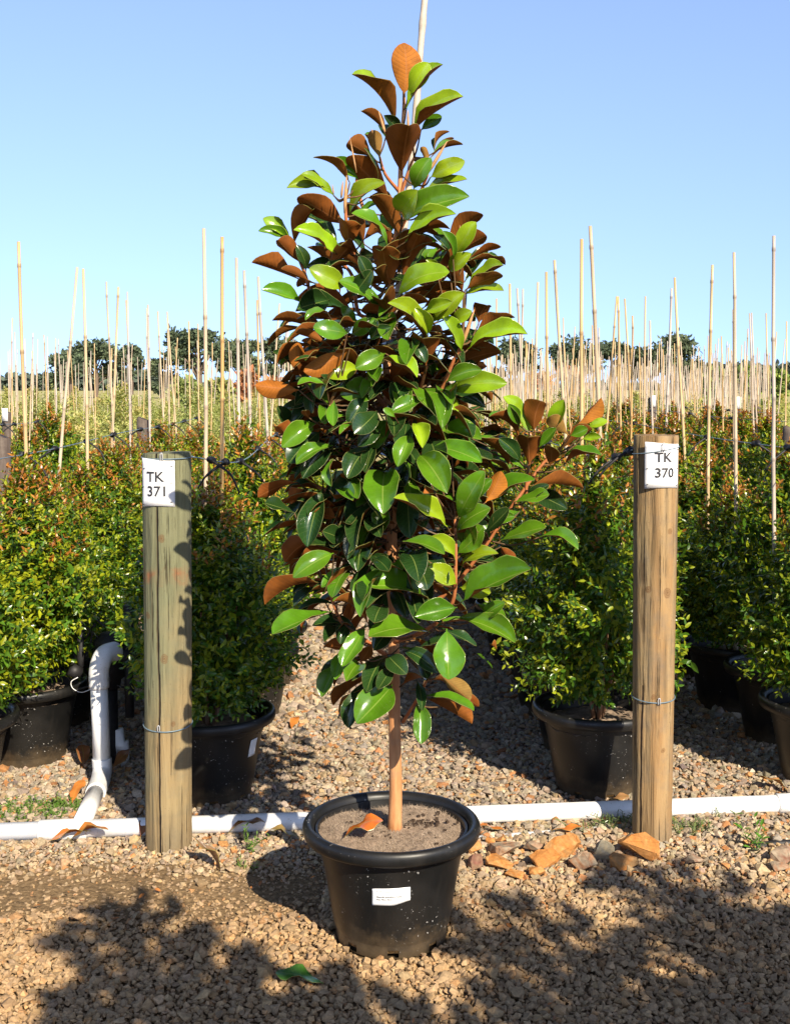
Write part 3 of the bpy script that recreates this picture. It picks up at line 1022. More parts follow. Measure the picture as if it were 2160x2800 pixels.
# ------------------------------------------------------------------ pots
def pot_parts(root, hole_seed=0, soil_z=SOIL, fine=True):
    n = 96 if fine else 48
    body = [(0.0, 0.004), (0.128, 0.004), (0.140, 0.007), (0.1425, 0.012), (0.1435, 0.030), (0.146, 0.044), (0.160, 0.12), (0.176, 0.20), (0.1905, 0.262), (0.1935, 0.268),
            (0.196, 0.272), (0.196, 0.290), (0.190, 0.290), (0.186, 0.262), (0.150, 0.05), (0.135, 0.02), (0.0, 0.02)]

    def skip(i, k):
        if i != 3: return False
        fr = k / n
        return any(abs((fr - a + .5) % 1 - .5) < 0.0155 for a in (0.75, 0.875, 0.625, 0.25, 0.125, 0.375))
    mb = MB()
    mb.lathe(body, n, skip=skip if fine else None)
    mb.build('pot_wall', M_plastic, root, angle=40)
    rim = [(0.192, 0.264), (0.215, 0.268), (0.222, 0.270), (0.2265, 0.276), (0.229, 0.286), (0.2285, 0.296), (0.225, 0.303), (0.219, 0.3065), (0.212, 0.306), (0.2045, 0.302),
           (0.2005, 0.295), (0.1985, 0.285), (0.1975, 0.268), (0.192, 0.264)]
    mb = MB()
    mb.lathe(rim, n)
    mb.build('rim', M_plastic, root)
    # soil : uneven disc
    rs = random.Random(hole_seed)
    rings = 16 if fine else 6
    na = 64 if fine else 24
    vs = [(0, 0, soil_z)]
    for i in range(1, rings + 1):
        r = 0.1875 * i / rings
        for k in range(na):
            an = 2 * math.pi * k / na
            z = soil_z + 0.006 * math.sin(3 * an + r * 30) * (r / .2) + rs.uniform(-.004, .004) - 0.012 * (r / .2) ** 4
            vs.append((r * math.cos(an), r * math.sin(an), z))
    fs = [(0, 1 + k, 1 + (k + 1) % na) for k in range(na)]
    for i in range(rings - 1):
        for k in range(na):
            a, b = 1 + i * na + k, 1 + i * na + (k + 1) % na
            fs.append((a, a + na, b + na, b))
    mb = MB()
    mb.add(vs, fs)
    if fine:
        rb = MB()
        rb.lathe([(0.0, 0.021), (0.139, 0.021), (0.141, 0.06), (0.0, 0.06)], 48)
        rb.build('root_ball', M_rootball, root)
    return mb.build('soil', M_soil, root)


def wrap_text(txt, size, ink, R0, zc, xc, name, parent, off=0.0006, align='LEFT', lean=0.0):
    """lettering laid on a cylinder of radius R0 around the parent's axis, facing -y"""
    cu = bpy.data.curves.new('lettering', 'FONT')
    cu.body = txt
    cu.size = size
    cu.offset = 0.016 * size
    cu.align_x = align
    cu.resolution_u = 3
    ob = bpy.data.objects.new('lettering', cu)
    me0 = ob.to_mesh()
    co = np.zeros(len(me0.vertices) * 3)
    me0.vertices.foreach_get('co', co)
    co = co.reshape(-1, 3)
    faces = [tuple(p.vertices) for p in me0.polygons]
    V = []
    for x, y, z in co:
        r = R0(zc + y) if callable(R0) else R0
        an = (xc + x) / r
        V.append(((r + off) * math.sin(an), -(r + off) * math.cos(an), zc + y + lean * x))
    ob.to_mesh_clear()
    bpy.data.objects.remove(ob)
    me = bpy.data.meshes.new(name)
    me.from_pydata(V, [], faces)
    me.materials.append(ink)
    return link_mesh(name, me, parent)


def sheet(R0, x0, x1, z0, z1, parent, name, mat, off=0.0012, th=0.0008, lift=0.0, cut=None, nx=14, nz=8):
    vs, fs = [], []
    for lay in (0, 1):
        for i in range(nz + 1):
            for j in range(nx + 1):
                fx, fz = j / nx, i / nz
                x = x0 + (x1 - x0) * fx
                z = z0 + (z1 - z0) * fz
                if cut: z = cut(fx, fz, z)
                r = (R0(z) if callable(R0) else R0) + off + lay * th
                r += lift * (abs(fx - .5) * 2) ** 6 * (0.5 + abs(fz - .4))
                an = x / r
                vs.append((r * math.sin(an), -r * math.cos(an), z))
    n = (nx + 1) * (nz + 1)
    for i in range(nz):
        for j in range(nx):
            a = i * (nx + 1) + j
            fs.append((n + a, n + a + 1, n + a + nx + 2, n + a + nx + 1))
            fs.append((a, a + nx + 1, a + nx + 2, a + 1))
    for j in range(nx):
        a, b = j, nz * (nx + 1) + j
        fs.append((a, a + 1, n + a + 1, n + a)); fs.append((b, n + b, n + b + 1, b + 1))
    for i in range(nz):
        a, b = i * (nx + 1), i * (nx + 1) + nx
        fs.append((a, n + a, n + a + nx + 1, a + nx + 1)); fs.append((b, b + nx + 1, n + b + nx + 1, n + b))
    mb = MB()
    mb.add(vs, fs)
    return mb.build(name, mat, parent)


def pot_r(z): return float(np.interp(z, [0.044, 0.12, 0.20, 0.262], [0.146, 0.160, 0.176, 0.1905]))


def fibres(root, n, rad, z, name='coir_fibre'):
    rg = np.random.default_rng(5)
    r = rad * np.sqrt(rg.uniform(0, 1, n))
    a = rg.uniform(0, 2 * np.pi, n)
    b = np.stack([r * np.cos(a), r * np.sin(a), z + 0.006 * np.sin(3 * a + r * 30) * (r / .2) - 0.012 * (r / .2) ** 4 - .001], 1)
    patch = (b[:, 0] > 0.02) & (b[:, 0] < 0.15) & (b[:, 1] > -0.03) & (b[:, 1] < 0.10)
    keep = ~patch | (rg.uniform(0, 1, n) < .25)
    b = b[keep]
    n = len(b)
    d = rg.normal(0, 1, (n, 3)) * [1, 1, .5] + [0, 0, .7]
    d /= np.linalg.norm(d, axis=1)[:, None]
    L = rg.uniform(.005, .017, n)[:, None]
    s = np.cross(d, rg.normal(0, 1, (n, 3)))
    s = s / np.linalg.norm(s, axis=1)[:, None] * .00035
    V = np.stack([b - s, b + s, b + d * L], 1).reshape(-1, 3)
    Fc = np.arange(n * 3).reshape(-1, 3)
    return link_mesh(name, np_mesh(name, V, Fc, M_fibre), root)


def make_front_pot():
    root = empty('plant_pot', POT)
    tag(root, 'large black pot with a white plant sticker standing alone on the gravel in front', 'plant pot')
    soil = pot_parts(root, 3)
    f = fibres(root, 15000, 0.185, SOIL + .001)
    tag(f, kind='stuff')
    rk = random.Random(9)
    mb = MB()
    for i in range(46):
        x, y = rk.gauss(.085, .035), rk.gauss(.03, .035)
        s = rk.uniform(.003, .009)
        mb.box((x, y, SOIL + .002), (s, s * rk.uniform(.6, 1.2), s * .7), rk.uniform(0, 3))
    for i in range(30):
        an, r = rk.uniform(0, 6.28), rk.uniform(.02, .17)
        s = rk.uniform(.002, .005)
        mb.box((r * math.cos(an), r * math.sin(an), SOIL + .003), (s * 2, s, s * .7), rk.uniform(0, 3))
    tag(mb.build('soil_crumb', M_crumb, soil, smooth=False), kind='stuff')
    # sticker
    def cut(fx, fz, z): return z + 0.012 * max(0, fx - .55) / .45 * (1 - fz) + 0.003 * fx * fz + 0.002 * (fx - .5)
    st = sheet(pot_r, -.047, .047, .155, .200, root, 'sticker', M_paper, 0.0008, 0.0004, 0.002, cut)
    wrap_text('Magnolia grandiflora Teddy', .0056, M_ink, pot_r, .1755, -.036, 'lettering', st, .0018, lean=.03)
    wrap_text('Bear 40cm 45Ltr', .0056, M_ink, pot_r, .1685, -.036, 'lettering', st, .0018, lean=.03)
    tg = MB()
    def on(x, z):
        r = pot_r(z) + .0017
        return (r * math.sin(x / r), -r * math.cos(x / r), z)
    for i in range(14):
        an = i * 2.399
        rr = .0042 * math.sqrt(i / 14)
        c = (-.0375 + rr * math.cos(an), .1935 + rr * .8 * math.sin(an))
        tg.add([on(c[0] + .0009 * math.cos(q), c[1] + .0009 * math.sin(q)) for q in (0, 1.26, 2.51, 3.77, 5.03)], [(0, 1, 2, 3, 4)])
    tg.add([on(-.0379, .1865), on(-.0371, .1865), on(-.0371, .192), on(-.0379, .192)], [(0, 1, 2, 3)])
    tg.add([on(-.0415, .1858), on(-.0335, .1858), on(-.0335, .1865), on(-.0415, .1865)], [(0, 1, 2, 3)])
    x = -.029
    for i in range(13):
        w = rk.uniform(.0012, .0022)
        if i not in (4, 11):
            tg.add([on(x, .1912), on(x + w, .1912), on(x + w, .1932), on(x, .1932)], [(0, 1, 2, 3)])
        x += w + .0008
    tg.build('logo', M_inkg, st)
    return root


magnolia = make_magnolia()
front_pot = make_front_pot()

# ------------------------------------------------------------------ timber posts with numbered signs
def make_post(name, px, ybase, ytop, r0, r1, mat, label, seed, flat=None, slope=0.0):
    """px: photo column at base / top (1685-wide view)"""
    g = gd(px[0], ybase)
    c = Vector((g.x, g.y + r0, 0))
    zt = ad(px[1], ytop, c.y - r1).z
    c.x *= c.y / (c.y - r0)
    xt = ad(px[1], ytop, c.y - r1).x * c.y / (c.y - r1) - c.x
    root = empty(name, c)
    tag(root, label, 'post')
    rg = random.Random(seed)
    n, rows = 72, 90
    ph = [rg.uniform(0, 6.28) for _ in range(8)]

    def rad(z):
        return r0 + (r1 - r0) * z / zt
    vs, fs = [], []
    z0 = -0.12
    for i in range(rows + 1):
        z = z0 + (zt - z0) * i / rows
        for k in range(n):
            a = 2 * math.pi * k / n
            r = rad(max(z, 0)) * (1 + .016 * math.sin(3 * a + ph[0] + z) + .009 * math.sin(7 * a + ph[1] + 2 * z) + .004 * math.sin(17 * a + ph[3] + 3 * z) + .005 * math.sin(2 * z * 4 + ph[2] + a))
            r += rg.uniform(-.0004, .0004)
            x, y = r * math.cos(a), r * math.sin(a)
            if flat:
                d = x * flat[0] + y * flat[1]
                lim = rad(max(z, 0)) * (flat[2] + .05 * math.sin(z * 3))
                if d > lim: x, y = x - flat[0] * (d - lim), y - flat[1] * (d - lim)
            zz = z
            if i == rows:
                zz = zt + slope * x + rg.uniform(-.001, .001)
                x, y = x * .975, y * .975
            if i == rows - 1: zz = zt - .006 + slope * x
            vs.append((x + xt * max(z, 0) / zt, y, zz))
    for i in range(rows):
        for k in range(n):
            k2 = (k + 1) % n
            fs.append((i * n + k, i * n + k2, (i + 1) * n + k2, (i + 1) * n + k))
    vs.append((xt, 0, zt + .001))
    c0 = rows * n
    fs += [(c0 + k, c0 + (k + 1) % n, len(vs) - 1) for k in range(n)]
    mb = MB()
    mb.add(vs, fs)
    mb.build('timber', mat, root, angle=50)
    return root, c, zt, rad, xt


def wire_ring(root, z, rad, xt, zt, drop=.006):
    mb = MB()
    pts = []
    for k in range(41):
        a = 2 * math.pi * k / 40
        r = rad(z) * 1.012 + .0022
        pts.append((r * math.cos(a) + xt * z / zt, r * math.sin(a), z + drop * math.sin(a)))
    mb.tube(pts, .0019, 6, False)
    mb.build('wire', M_steel, root)


def staple(root, x, z, rad, h=.02):
    mb = MB()
    r = rad(z) + .003
    y = -math.sqrt(max(1e-5, r * r - x * x))
    mb.tube(spline([(x - .003, y + .003, z - h / 2), (x - .003, y - .003, z - h / 2 + .003), (x - .003, y - .004, z + h / 2 - .004), (x, y - .004, z + h / 2), (x + .003, y - .004, z + h / 2 - .004),
                    (x + .003, y - .003, z - h / 2 + .003), (x + .003, y + .003, z - h / 2)], 3), .0016, 6)
    mb.build('staple', M_zinc, root)


def sign_on(root, c, rad, x0, x1, z0, z1, lines, tucks, label):
    """paper sign fixed to a post, wrapped round it"""
    sg = empty('number_sign', c)
    tag(sg, label, 'sign')
    rf = lambda z: rad(z) * 1.013
    sheet(rf, x0, x1, z0, z1, sg, 'sheet', M_paper, .0016, .0008, .0015, lambda fx, fz, z: z + .004 * math.sin(fx * 3 + fz * 2))
    for t, size, x, z in lines:
        wrap_text(t, size, M_ink, rf, z, x, 'lettering', sg, .0042)
    for x, z, a in tucks:
        mb = MB()
        r = rf(z) + .0044
        p = [(r * math.sin((x + d * math.cos(a)) / r), -r * math.cos((x + d * math.cos(a)) / r), z + d * math.sin(a)) for d in (-.0035, .0035)]
        mb.tube(p, .0011, 5)
        mb.build('tack', M_ink, sg)
    return sg


pl, cl, ztl, radl, xtl = make_post('timber_post', (360, 357), 1822, 968, .0705, .0735, M_postL,
                                   'round greenish timber post carrying the TK 371 sign', 4, None, .03)
yl = cl.y - .073
zL = lambda y: ad(350, y, yl).z
mL = K / F * yl
sign_on(pl, cl, radl, -.067, .0435, zL(1082), zL(980), (('TK', .042, -.043, zL(1027)), ('371', .0425, -.042, zL(1058))),
        [(-.058, zL(1000), .3), (.034, zL(995), 0), (.033, zL(1030), 0), (-.063, zL(1040), .4), (.033, zL(1071), 0), (-.062, zL(1077), .4)],
        'white paper sign reading TK 371 on the greenish post')
wire_ring(pl, zL(1556), radl, xtl, ztl, .008)
wire_ring(pl, zL(978), radl, xtl, ztl, .002)
staple(pl, -.012, zL(1554), radl)
staple(pl, .004, zL(975), radl, .025)

pr_, cr, ztr, radr, xtr = make_post('timber_post', (1389, 1398), 1806, 930, .0605, .0690, M_postR,
                                    'tan timber post with a flat cut left face carrying the TK 370 sign', 8, (-.60, -.80, .90), 0)
yr = cr.y - .068
zR = lambda y: ad(1400, y, yr).z
sign_on(pr_, cr, radr, -.048, .072, zR(1043), zR(945), (('TK', .041, -.0165, zR(985)), ('370', .0405, -.0165, zR(1018))),
        [(.066, zR(960), 0), (-.041, zR(1000), .3), (.066, zR(1000), .2), (-.040, zR(1034), .4), (.064, zR(1036), .2)],
        'white paper sign reading TK 370 on the tan post')
wire_ring(pr_, zR(1496), radr, xtr, ztr, .006)
staple(pr_, .004, zR(1497), radr, .022)
mb = MB()
rr = radr(1.15) + .0045
mb.tube([(rr * math.sin(a), -rr * math.cos(a), zR(962) + .012 * math.sin(a * 1.0)) for a in [i * .12 - 1.5 for i in range(26)]], .0017, 6)
mb.build('wire', M_steel, pr_)
staple(pr_, .008, zR(953), lambda z: radr(z) + .004, .024)


# ------------------------------------------------------------------ irrigation pipes
def pipe_main():
    A, B = gd(-60, 1777, .034), gd(1740, 1711, .034)
    root = empty('irrigation_pipe', A.lerp(B, .5))
    tag(root, 'long white pipe lying across the gravel behind both posts', 'pipe')
    o = root.location
    t = lambda x: A.lerp(B, (x + 60) / 1800)

    def at_x(x):     # point on the pipe axis seen at column x
        lo, hi = -60, 1740
        for _ in range(40):
            mid = (lo + hi) / 2
            p = t(mid)
            u = (1080 + F * p.x / (p.y * math.cos(PITCH) - (p.z - H) * math.sin(PITCH))) / K
            if u < x: lo = mid
            else: hi = mid
        return t(lo)
    mb = MB()
    mb.tube([t(-60) - o, t(840) - o, t(1740) - o], .028, 28)
    mb.build('tube', M_pvc, root)
    for a, b in ((12, 18), (107 / K, 240 / K), (1655, 1735)):
        mb = MB()
        p, q = at_x(a) - o, at_x(b) - o
        e = (q - p).normalized() * .002
        if b - a < 10: continue
        mb.tube([p, p + e, q - e, q], [.0295, .0325, .0325, .0295], 28)
        mb.build('coupling', M_pvc, root)
    return at_x


pipe_x = pipe_main()


def pipe_small():
    A, B = gd(1010, 1795, -.004), gd(1330, 1770, -.006)
    root = tag(empty('buried_pipe', A), 'thin white pipe half buried in gravel below the long white pipe', 'pipe')
    mb = MB()
    mb.tube([(0, 0, 0), B - A], .017, 16)
    mb.build('tube', M_pvc, root)


pipe_small()


def riser():
    p0 = pipe_x(173)
    e = ground(281, 2122, .034)
    root = tag(empty('riser_pipe', e), 'white upright pipe with a bent top rising beside the TK 371 post', 'pipe')
    up = at(272, 1880, e.y)
    d = (p0 - e)
    sl = MB()
    sl.tube([p0 - e + Vector((0, 0, .012)), Vector((0, 0, 0)) + d * .30], .029, 24)
    sl.build('tube', M_pvc, root)
    q = [d * .36, d * .20, d * .08 + Vector((0, 0, .004)), Vector((0, 0, .022)), (up - e) * .14, (up - e) * .20]
    el = MB()
    sp = spline(q, 5)
    el.tube(sp, [.0345] * len(sp), 24)
    el.build('elbow', M_pvc, root)
    st = MB()
    st.tube([(up - e) * .17, up - e], .0305, 24)
    st.build('tube', M_pvc, root)
    te = MB()
    sp = spline([up - e, up - e + Vector((0, 0, .055)), up - e + Vector((.006, .006, .090)), up - e + Vector((.014, .030, .110)), up - e + Vector((.028, .062, .112)), up - e + Vector((.036, .085, .110))], 5)
    te.tube(sp, [.0355] * len(sp), 24)
    te.build('elbow', M_pvc, root)
    return e


RB = riser()


def valve():
    y = RB.y + .22
    P = lambda u, v, dy=0: at(u, v, y + dy)
    o = Vector((P(300, 1800).x, y, 0))
    root = tag(empty('irrigation_valve', o), 'black irrigation valve with wires and a red handle hidden behind the bent white pipe', 'valve')
    mb = MB()
    mb.tube([P(300, 1730) - o, P(300, 1745) - o, P(300, 1750) - o, P(300, 1850) - o, P(300, 1856) - o, P(300, 1880) - o], [.03, .05, .058, .058, .045, .04], 24)
    mb.tube([P(285, 1800) - o, P(380, 1790) - o], .030, 18)
    mb.tube([P(296, 1880) - o, P(300, 2120) - o], .036, 18)
    mb.build('valve_body', M_rubber, root)
    mb = MB()
    mb.tube([P(352, 1655) - o, P(352, 1680) - o, P(352, 1683) - o, P(352, 1712) - o, P(352, 1716) - o, P(352, 1740) - o], [.020, .020, .026, .026, .036, .036], 20)
    mb.tube([P(352, 1745) - o, P(356, 1960) - o], .017, 14)
    mb.build('filter', M_rubber, root)
    mb = MB()
    mb.tube([P(318, 1742) - o, P(384, 1750) - o], [.008, .010], 10)
    mb.build('handle', mat_simple('red_plastic', (0.30, 0.03, 0.02), 0.5), root)
    mb = MB()
    mb.tube([P(224, 1698) - o, P(224, 1720) - o, P(224, 1722) - o, P(223, 1800) - o, P(222, 1830) - o], [.011, .011, .016, .016, .010], 12)
    mb.tube([P(192, 1828, -.04) - o, P(218, 1842, -.02) - o], .024, 16)
    mb.build('solenoid', M_rubber, root)
    mb = MB()
    for pts in ([(214, 1852), (196, 1864), (200, 1882), (222, 1893), (246, 1886), (266, 1874)],):
        mb.tube(spline([P(u, v, -.05) - o for u, v in pts], 5), .0016, 6)
    mb.build('cable', M_paper, root)
    mb = MB()
    for pts in ([(228, 1705), (255, 1690), (290, 1715), (320, 1740), (380, 1730), (388, 1745)], [(224, 1705), (300, 1760), (345, 1725), (395, 1745), (380, 1780)],
                [(180, 1900), (230, 1880), (300, 1870), (340, 1880)], [(235, 1745), (262, 1705), (250, 1760), (290, 1800)]):
        mb.tube(spline([P(u, v, -.02) - o for u, v in pts], 5), .0042, 6)
    mb.build('hose', M_rubber, root)
    q = ground(330, 2072, .03)
    root2 = tag(empty('pipe_stub', q), 'short white pipe fitting standing between the bent pipe and the post', 'pipe')
    mb = MB()
    mb.tube([(.008, 0, -.03), (.008, 0, .045), (.008, 0, .047), (-.004, 0, .058), (-.008, 0, .11)], [.026, .026, .030, .022, .020], 18)
    mb.build('fitting', M_pvc, root2)


valve()
p, q = gd(1600, 1809, .006), gd(1720, 1800, .006)
r = tag(empty('poly_pipe', p), 'black flattened poly pipe half buried in gravel right of the tan post', 'pipe')
mb = MB()
mb.tube(spline([(-.05, 0.01, -.012), (0, 0, 0), (q - p) * .5 + Vector((0, .01, .003)), q - p], 5), .012, 12)
mb.build('tube', M_rubber, r)


# ------------------------------------------------------------------ shrubs
LT_V = np.array([(0, 0, 0), (.32, .20, .035), (.32, -.20, .035), (.68, .17, .01), (.68, -.17, .01), (1, 0, -.10), (.32, 0, 0), (.68, 0, -.025)])
LT_F = np.array([(0, 2, 6), (0, 6, 1), (2, 4, 7), (2, 7, 6), (6, 7, 3), (6, 3, 1), (4, 5, 7), (7, 5, 3)])


def leaves_np(B, X, N, L, C, wk=1.0):
    X = X / np.linalg.norm(X, axis=1)[:, None]
    N = N - X * (N * X).sum(1)[:, None]
    N = N / np.maximum(np.linalg.norm(N, axis=1), 1e-6)[:, None]
    Y = np.cross(N, X)
    n = len(B)
    T = LT_V[None]
    V = B[:, None] + (T[..., 0:1] * X[:, None] + T[..., 1:2] * wk * Y[:, None] + T[..., 2:3] * N[:, None]) * L[:, None, None]
    Fc = (LT_F[None] + (np.arange(n) * 8)[:, None, None]).reshape(-1, 3)
    return V.reshape(-1, 3), Fc, np.repeat(C, 8, 0)


def shrub_mesh(name, seed, nshoot, prof, leafL, pal, top_red, gap=.019, droop=0.0, z_red=.8, wk=1.0):
    """prof: [(z, radius)] envelope of the shoot tips"""
    rg = np.random.default_rng(seed)
    zs, rs = np.array([a for a, b in prof]), np.array([b for a, b in prof])
    grid = np.linspace(zs[0], zs[-1], 60)
    wgt = np.interp(grid, zs, rs) + .03
    z = rg.choice(grid, nshoot, p=wgt / wgt.sum()) + rg.uniform(-.012, .012, nshoot)
    an = rg.uniform(0, 2 * np.pi, nshoot)
    env = np.interp(z, zs, rs) * (1 + .16 * np.sin(an * 3 + seed + z * 7) + .10 * np.sin(an * 5 - z * 13))
    rr = env * np.clip(rg.uniform(.3, 1.05, nshoot) ** .6, 0, 1.02)
    top = np.clip((z - zs[0]) / (zs[-1] - zs[0]), 0, 1)
    tip = np.stack([rr * np.cos(an), rr * np.sin(an), z], 1)
    up = .35 + 1.5 * top ** 1.5 + rg.normal(0, .25, nshoot) - droop * (1 - top)
    d = np.stack([np.cos(an + rg.normal(0, .5, nshoot)), np.sin(an + rg.normal(0, .5, nshoot)), up], 1)
    d /= np.linalg.norm(d, axis=1)[:, None]
    Ls = rg.uniform(.09, .17, nshoot)
    npair = 7
    Bs, Xs, Ns, LL, Cs = [], [], [], [], []
    red = rg.uniform(0, 1, nshoot) < np.clip((z - z_red) / (zs[-1] - z_red + 1e-6), 0, 1) * top_red
    out = np.clip(rr / (env + 1e-6), 0, 1)
    ph = rg.uniform(0, 3.14, nshoot)
    s0 = np.cross(d, np.array([0, 0, 1.0]) + rg.normal(0, .1, (nshoot, 3)))
    s0 /= np.linalg.norm(s0, axis=1)[:, None]
    s1 = np.cross(d, s0)
    for k in range(npair):
        f = k / (npair - 1)                         # 0 old .. 1 tip
        p = tip - d * (Ls * (1 - f))[:, None] + rg.normal(0, .004, (nshoot, 3))
        a = ph + (k % 2) * np.pi / 2
        for sgn in (1, -1):
            side = (s0 * np.cos(a)[:, None] + s1 * np.sin(a)[:, None]) * sgn
            x = d * (.45 + .8 * f) + side + rg.normal(0, .18, (nshoot, 3)) - np.array([0, 0, .22 * (1 - f)])
            n = d * 1.2 + np.array([0, 0, .6]) - side * .2 + rg.normal(0, .3, (nshoot, 3))
            L = leafL * (1.05 - .5 * f) * rg.uniform(.75, 1.2, nshoot)
            c = np.where((f > .45) & red[:, None], np.array(pal[2]) * (1 if f > .7 else .8), np.where(rg.uniform(0, 1, (nshoot, 1)) < .25 + .45 * f * top[:, None] + .1 * out[:, None], np.array(pal[1]), np.array(pal[0])))  # older green inside; more yellow at top and outside paints in sunlit sides
            c = c * np.exp(rg.normal(0, .2, (nshoot, 1)))
            Bs.append(p); Xs.append(x); Ns.append(n); LL.append(L); Cs.append(c)
    V, Fc, C = leaves_np(np.concatenate(Bs), np.concatenate(Xs), np.concatenate(Ns), np.concatenate(LL), np.concatenate(Cs), wk)
    return V, Fc, C


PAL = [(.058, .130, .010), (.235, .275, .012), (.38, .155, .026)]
PROF = [(.33, .20), (.41, .285), (.57, .325), (.77, .29), (.94, .21), (1.07, .115), (1.16, .03)]
NEAR, MID = [], []
for i in range(5):
    pr = [(z * (1 + (.04 * ((i * 37) % 5 - 2) / 2) * (z > .5)), r * (1 + .06 * ((i * 13) % 3 - 1))) for z, r in PROF]
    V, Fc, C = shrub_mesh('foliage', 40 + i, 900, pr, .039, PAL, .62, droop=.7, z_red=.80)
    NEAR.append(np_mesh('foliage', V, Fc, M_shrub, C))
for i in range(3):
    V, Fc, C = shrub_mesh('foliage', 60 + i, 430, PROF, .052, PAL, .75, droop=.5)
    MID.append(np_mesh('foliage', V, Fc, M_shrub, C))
sm = MB()
for k in range(5):
    a = k * 1.3
    sm.tube(spline([(.01 * math.cos(a), .01 * math.sin(a), .23), (.06 * math.cos(a), .06 * math.sin(a), .45), (.12 * math.cos(a), .12 * math.sin(a), .8)], 3), [.009] * 3 + [.006] * 3 + [.003], 6)
STEM = sm.mesh('stem', M_stem)

ORD = ['first', 'second', 'third', 'fourth', 'fifth', 'sixth', 'seventh', 'eighth', 'ninth', 'tenth', 'eleventh', 'twelfth', 'thirteenth', 'fourteenth', 'fifteenth', 'sixteenth', 'seventeenth',
       'eighteenth', 'nineteenth', 'twentieth', 'twenty-first', 'twenty-second', 'twenty-third', 'twenty-fourth']
POTP = {}


def copy_pot(x, y, rz, label, group, simple=False):
    key = simple
    if key not in POTP:
        root = empty('plant_pot', (x, y, 0), rz)
        pot_parts(root, 5, .255, not simple)
        POTP[key] = root
    else:
        src = POTP[key]
        root = src.copy()
        COL.objects.link(root)
        root.location = (x, y, 0)
        root.rotation_euler = (0, 0, rz)
        for ch in src.children:
            c = ch.copy()
            COL.objects.link(c)
            c.parent = root
    tag(root, label, 'plant pot', group)
    return root


ROWS = {   # x at y=4, first y, spacing, count, pots shown, row words
    'L1': (-.640, 4.07, .50, 14, 9, 'row left of the gravel path'),
    'L2': (-1.52, 4.02, .47, 12, 3, 'leftmost row'),
    'R1': (.715, 4.14, .50, 18, 9, 'row right of the gravel path'),
    'R2': (1.545, 4.22, .50, 17, 5, 'rightmost row'),
    'R3': (2.80, 8.6, .52, 11, 0, 'far row beyond the right-hand row'),
    'R4': (3.62, 10.9, .52, 8, 0, 'farthest reddish row on the right'),
    'L3': (-2.62, 7.3, .5, 6, 0, 'short row beyond the left-hand row'),
}
VX = (1000 - 1080) / F
SHRUB_AT = []


def shrub(i, x, y, label, group, near, sc=1.0, rz=None):
    root = empty('shrub', (x, y, 0), R.uniform(0, 6.28) if rz is None else rz)
    tag(root, label, 'shrub', group)
    me = (NEAR[(i * 3 + int(abs(x) * 10)) % 5] if near else MID[i % 3])
    o = link_mesh('foliage', me, root)
    if y < 6: link_mesh('stem', STEM, root)
    root.scale = (sc * R.uniform(.94, 1.06), sc * R.uniform(.94, 1.06), sc * (R.uniform(.93, 1.07) if i < 3 else R.uniform(.93, 1.09)))
    return root


for key, (x0, y0, st, n, npot, words) in ROWS.items():
    for i in range(n):
        y = y0 + i * st + (R.uniform(-.05, .05) if i else 0)
        x = x0 + VX * (y - 4) + (R.uniform(-.04, .04) if i else 0) + (.10 if key == 'L2' and i else 0)
        lab = f'{ORD[i]} green shrub from the front in the {words}' if key in ('L1', 'L2', 'R1', 'R2') else f'{ORD[i]} reddish shrub from the front in the {words}'
        shrub(i, x, y, lab, 'potted shrubs in the ' + words, y < 8.5)
        SHRUB_AT.append((key, i, x, y))
        if i < npot:
            copy_pot(x, y, R.uniform(0, .4), f'black pot under the {ORD[i]} shrub of the {words}', 'black pots of the shrub rows', i > 0)
# white sticker on the pot left of the path
rootL1 = next(o for o in COL.objects if o.get('label', '').startswith('black pot under the first shrub of the row left of'))
sk = sheet(pot_r, -.02, .02, .165, .225, rootL1, 'sticker', M_paper, .0008, .0004, .001)
sk.rotation_euler = (0, 0, math.radians(52))


# ------------------------------------------------------------------ bamboo stakes
def stake_mesh(seed, r=.0089, n=8):
    rg = random.Random(seed)
    zs, z = [0.0], rg.uniform(.1, .3)
    V, C, rows = [], [], []
    bx, by = rg.uniform(-.012, .012), rg.uniform(-.012, .012)
    nodes = []
    while z < .98:
        nodes.append(z)
        z += rg.uniform(.13, .21)
    lev = [(0, 1, 1)]
    for q in nodes:
        lev += [(q - .006, 1, .95), (q - .002, 1.22, .62), (q + .003, 1.20, .70), (q + .007, 1, 1.08)]
    lev += [(1.0, 1, 1)]
    fs = []
    kink = [0, 0]
    for i, (z, k, c) in enumerate(lev):
        rr = r * k * (1.0 - .28 * z)
        ox = bx * math.sin(z * 3.1) + .004 * math.sin(z * 17 + seed)
        oy = by * math.sin(z * 3.1)
        for j in range(n):
            a = 2 * math.pi * j / n
            V.append((ox + rr * math.cos(a), oy + rr * math.sin(a), z * 2.0))
            C.append((c, c, c))
    for i in range(len(lev) - 1):
        for j in range(n):
            j2 = (j + 1) % n
            fs.append((i * n + j, i * n + j2, (i + 1) * n + j2, (i + 1) * n + j))
    t = (len(lev) - 1) * n
    V.append((V[t][0] - r * .72, V[t][1], 2.0)); C.append((.7, .6, .5))
    for j in range(0, n):
        fs.append((t + j, t + (j + 1) % n, len(V) - 1, len(V) - 1)) if False else None
    top = [(t + j) for j in range(n)]
    fs += [(top[0], top[1 + 2 * q], top[2 + 2 * q], top[(3 + 2 * q) % n]) for q in range((n - 2) // 2)]
    return np_mesh('bamboo_stake', np.array(V), np.array(fs), M_bamboo, np.array(C), None, True)


STK = [stake_mesh(i) for i in range(7)]
NST = 0


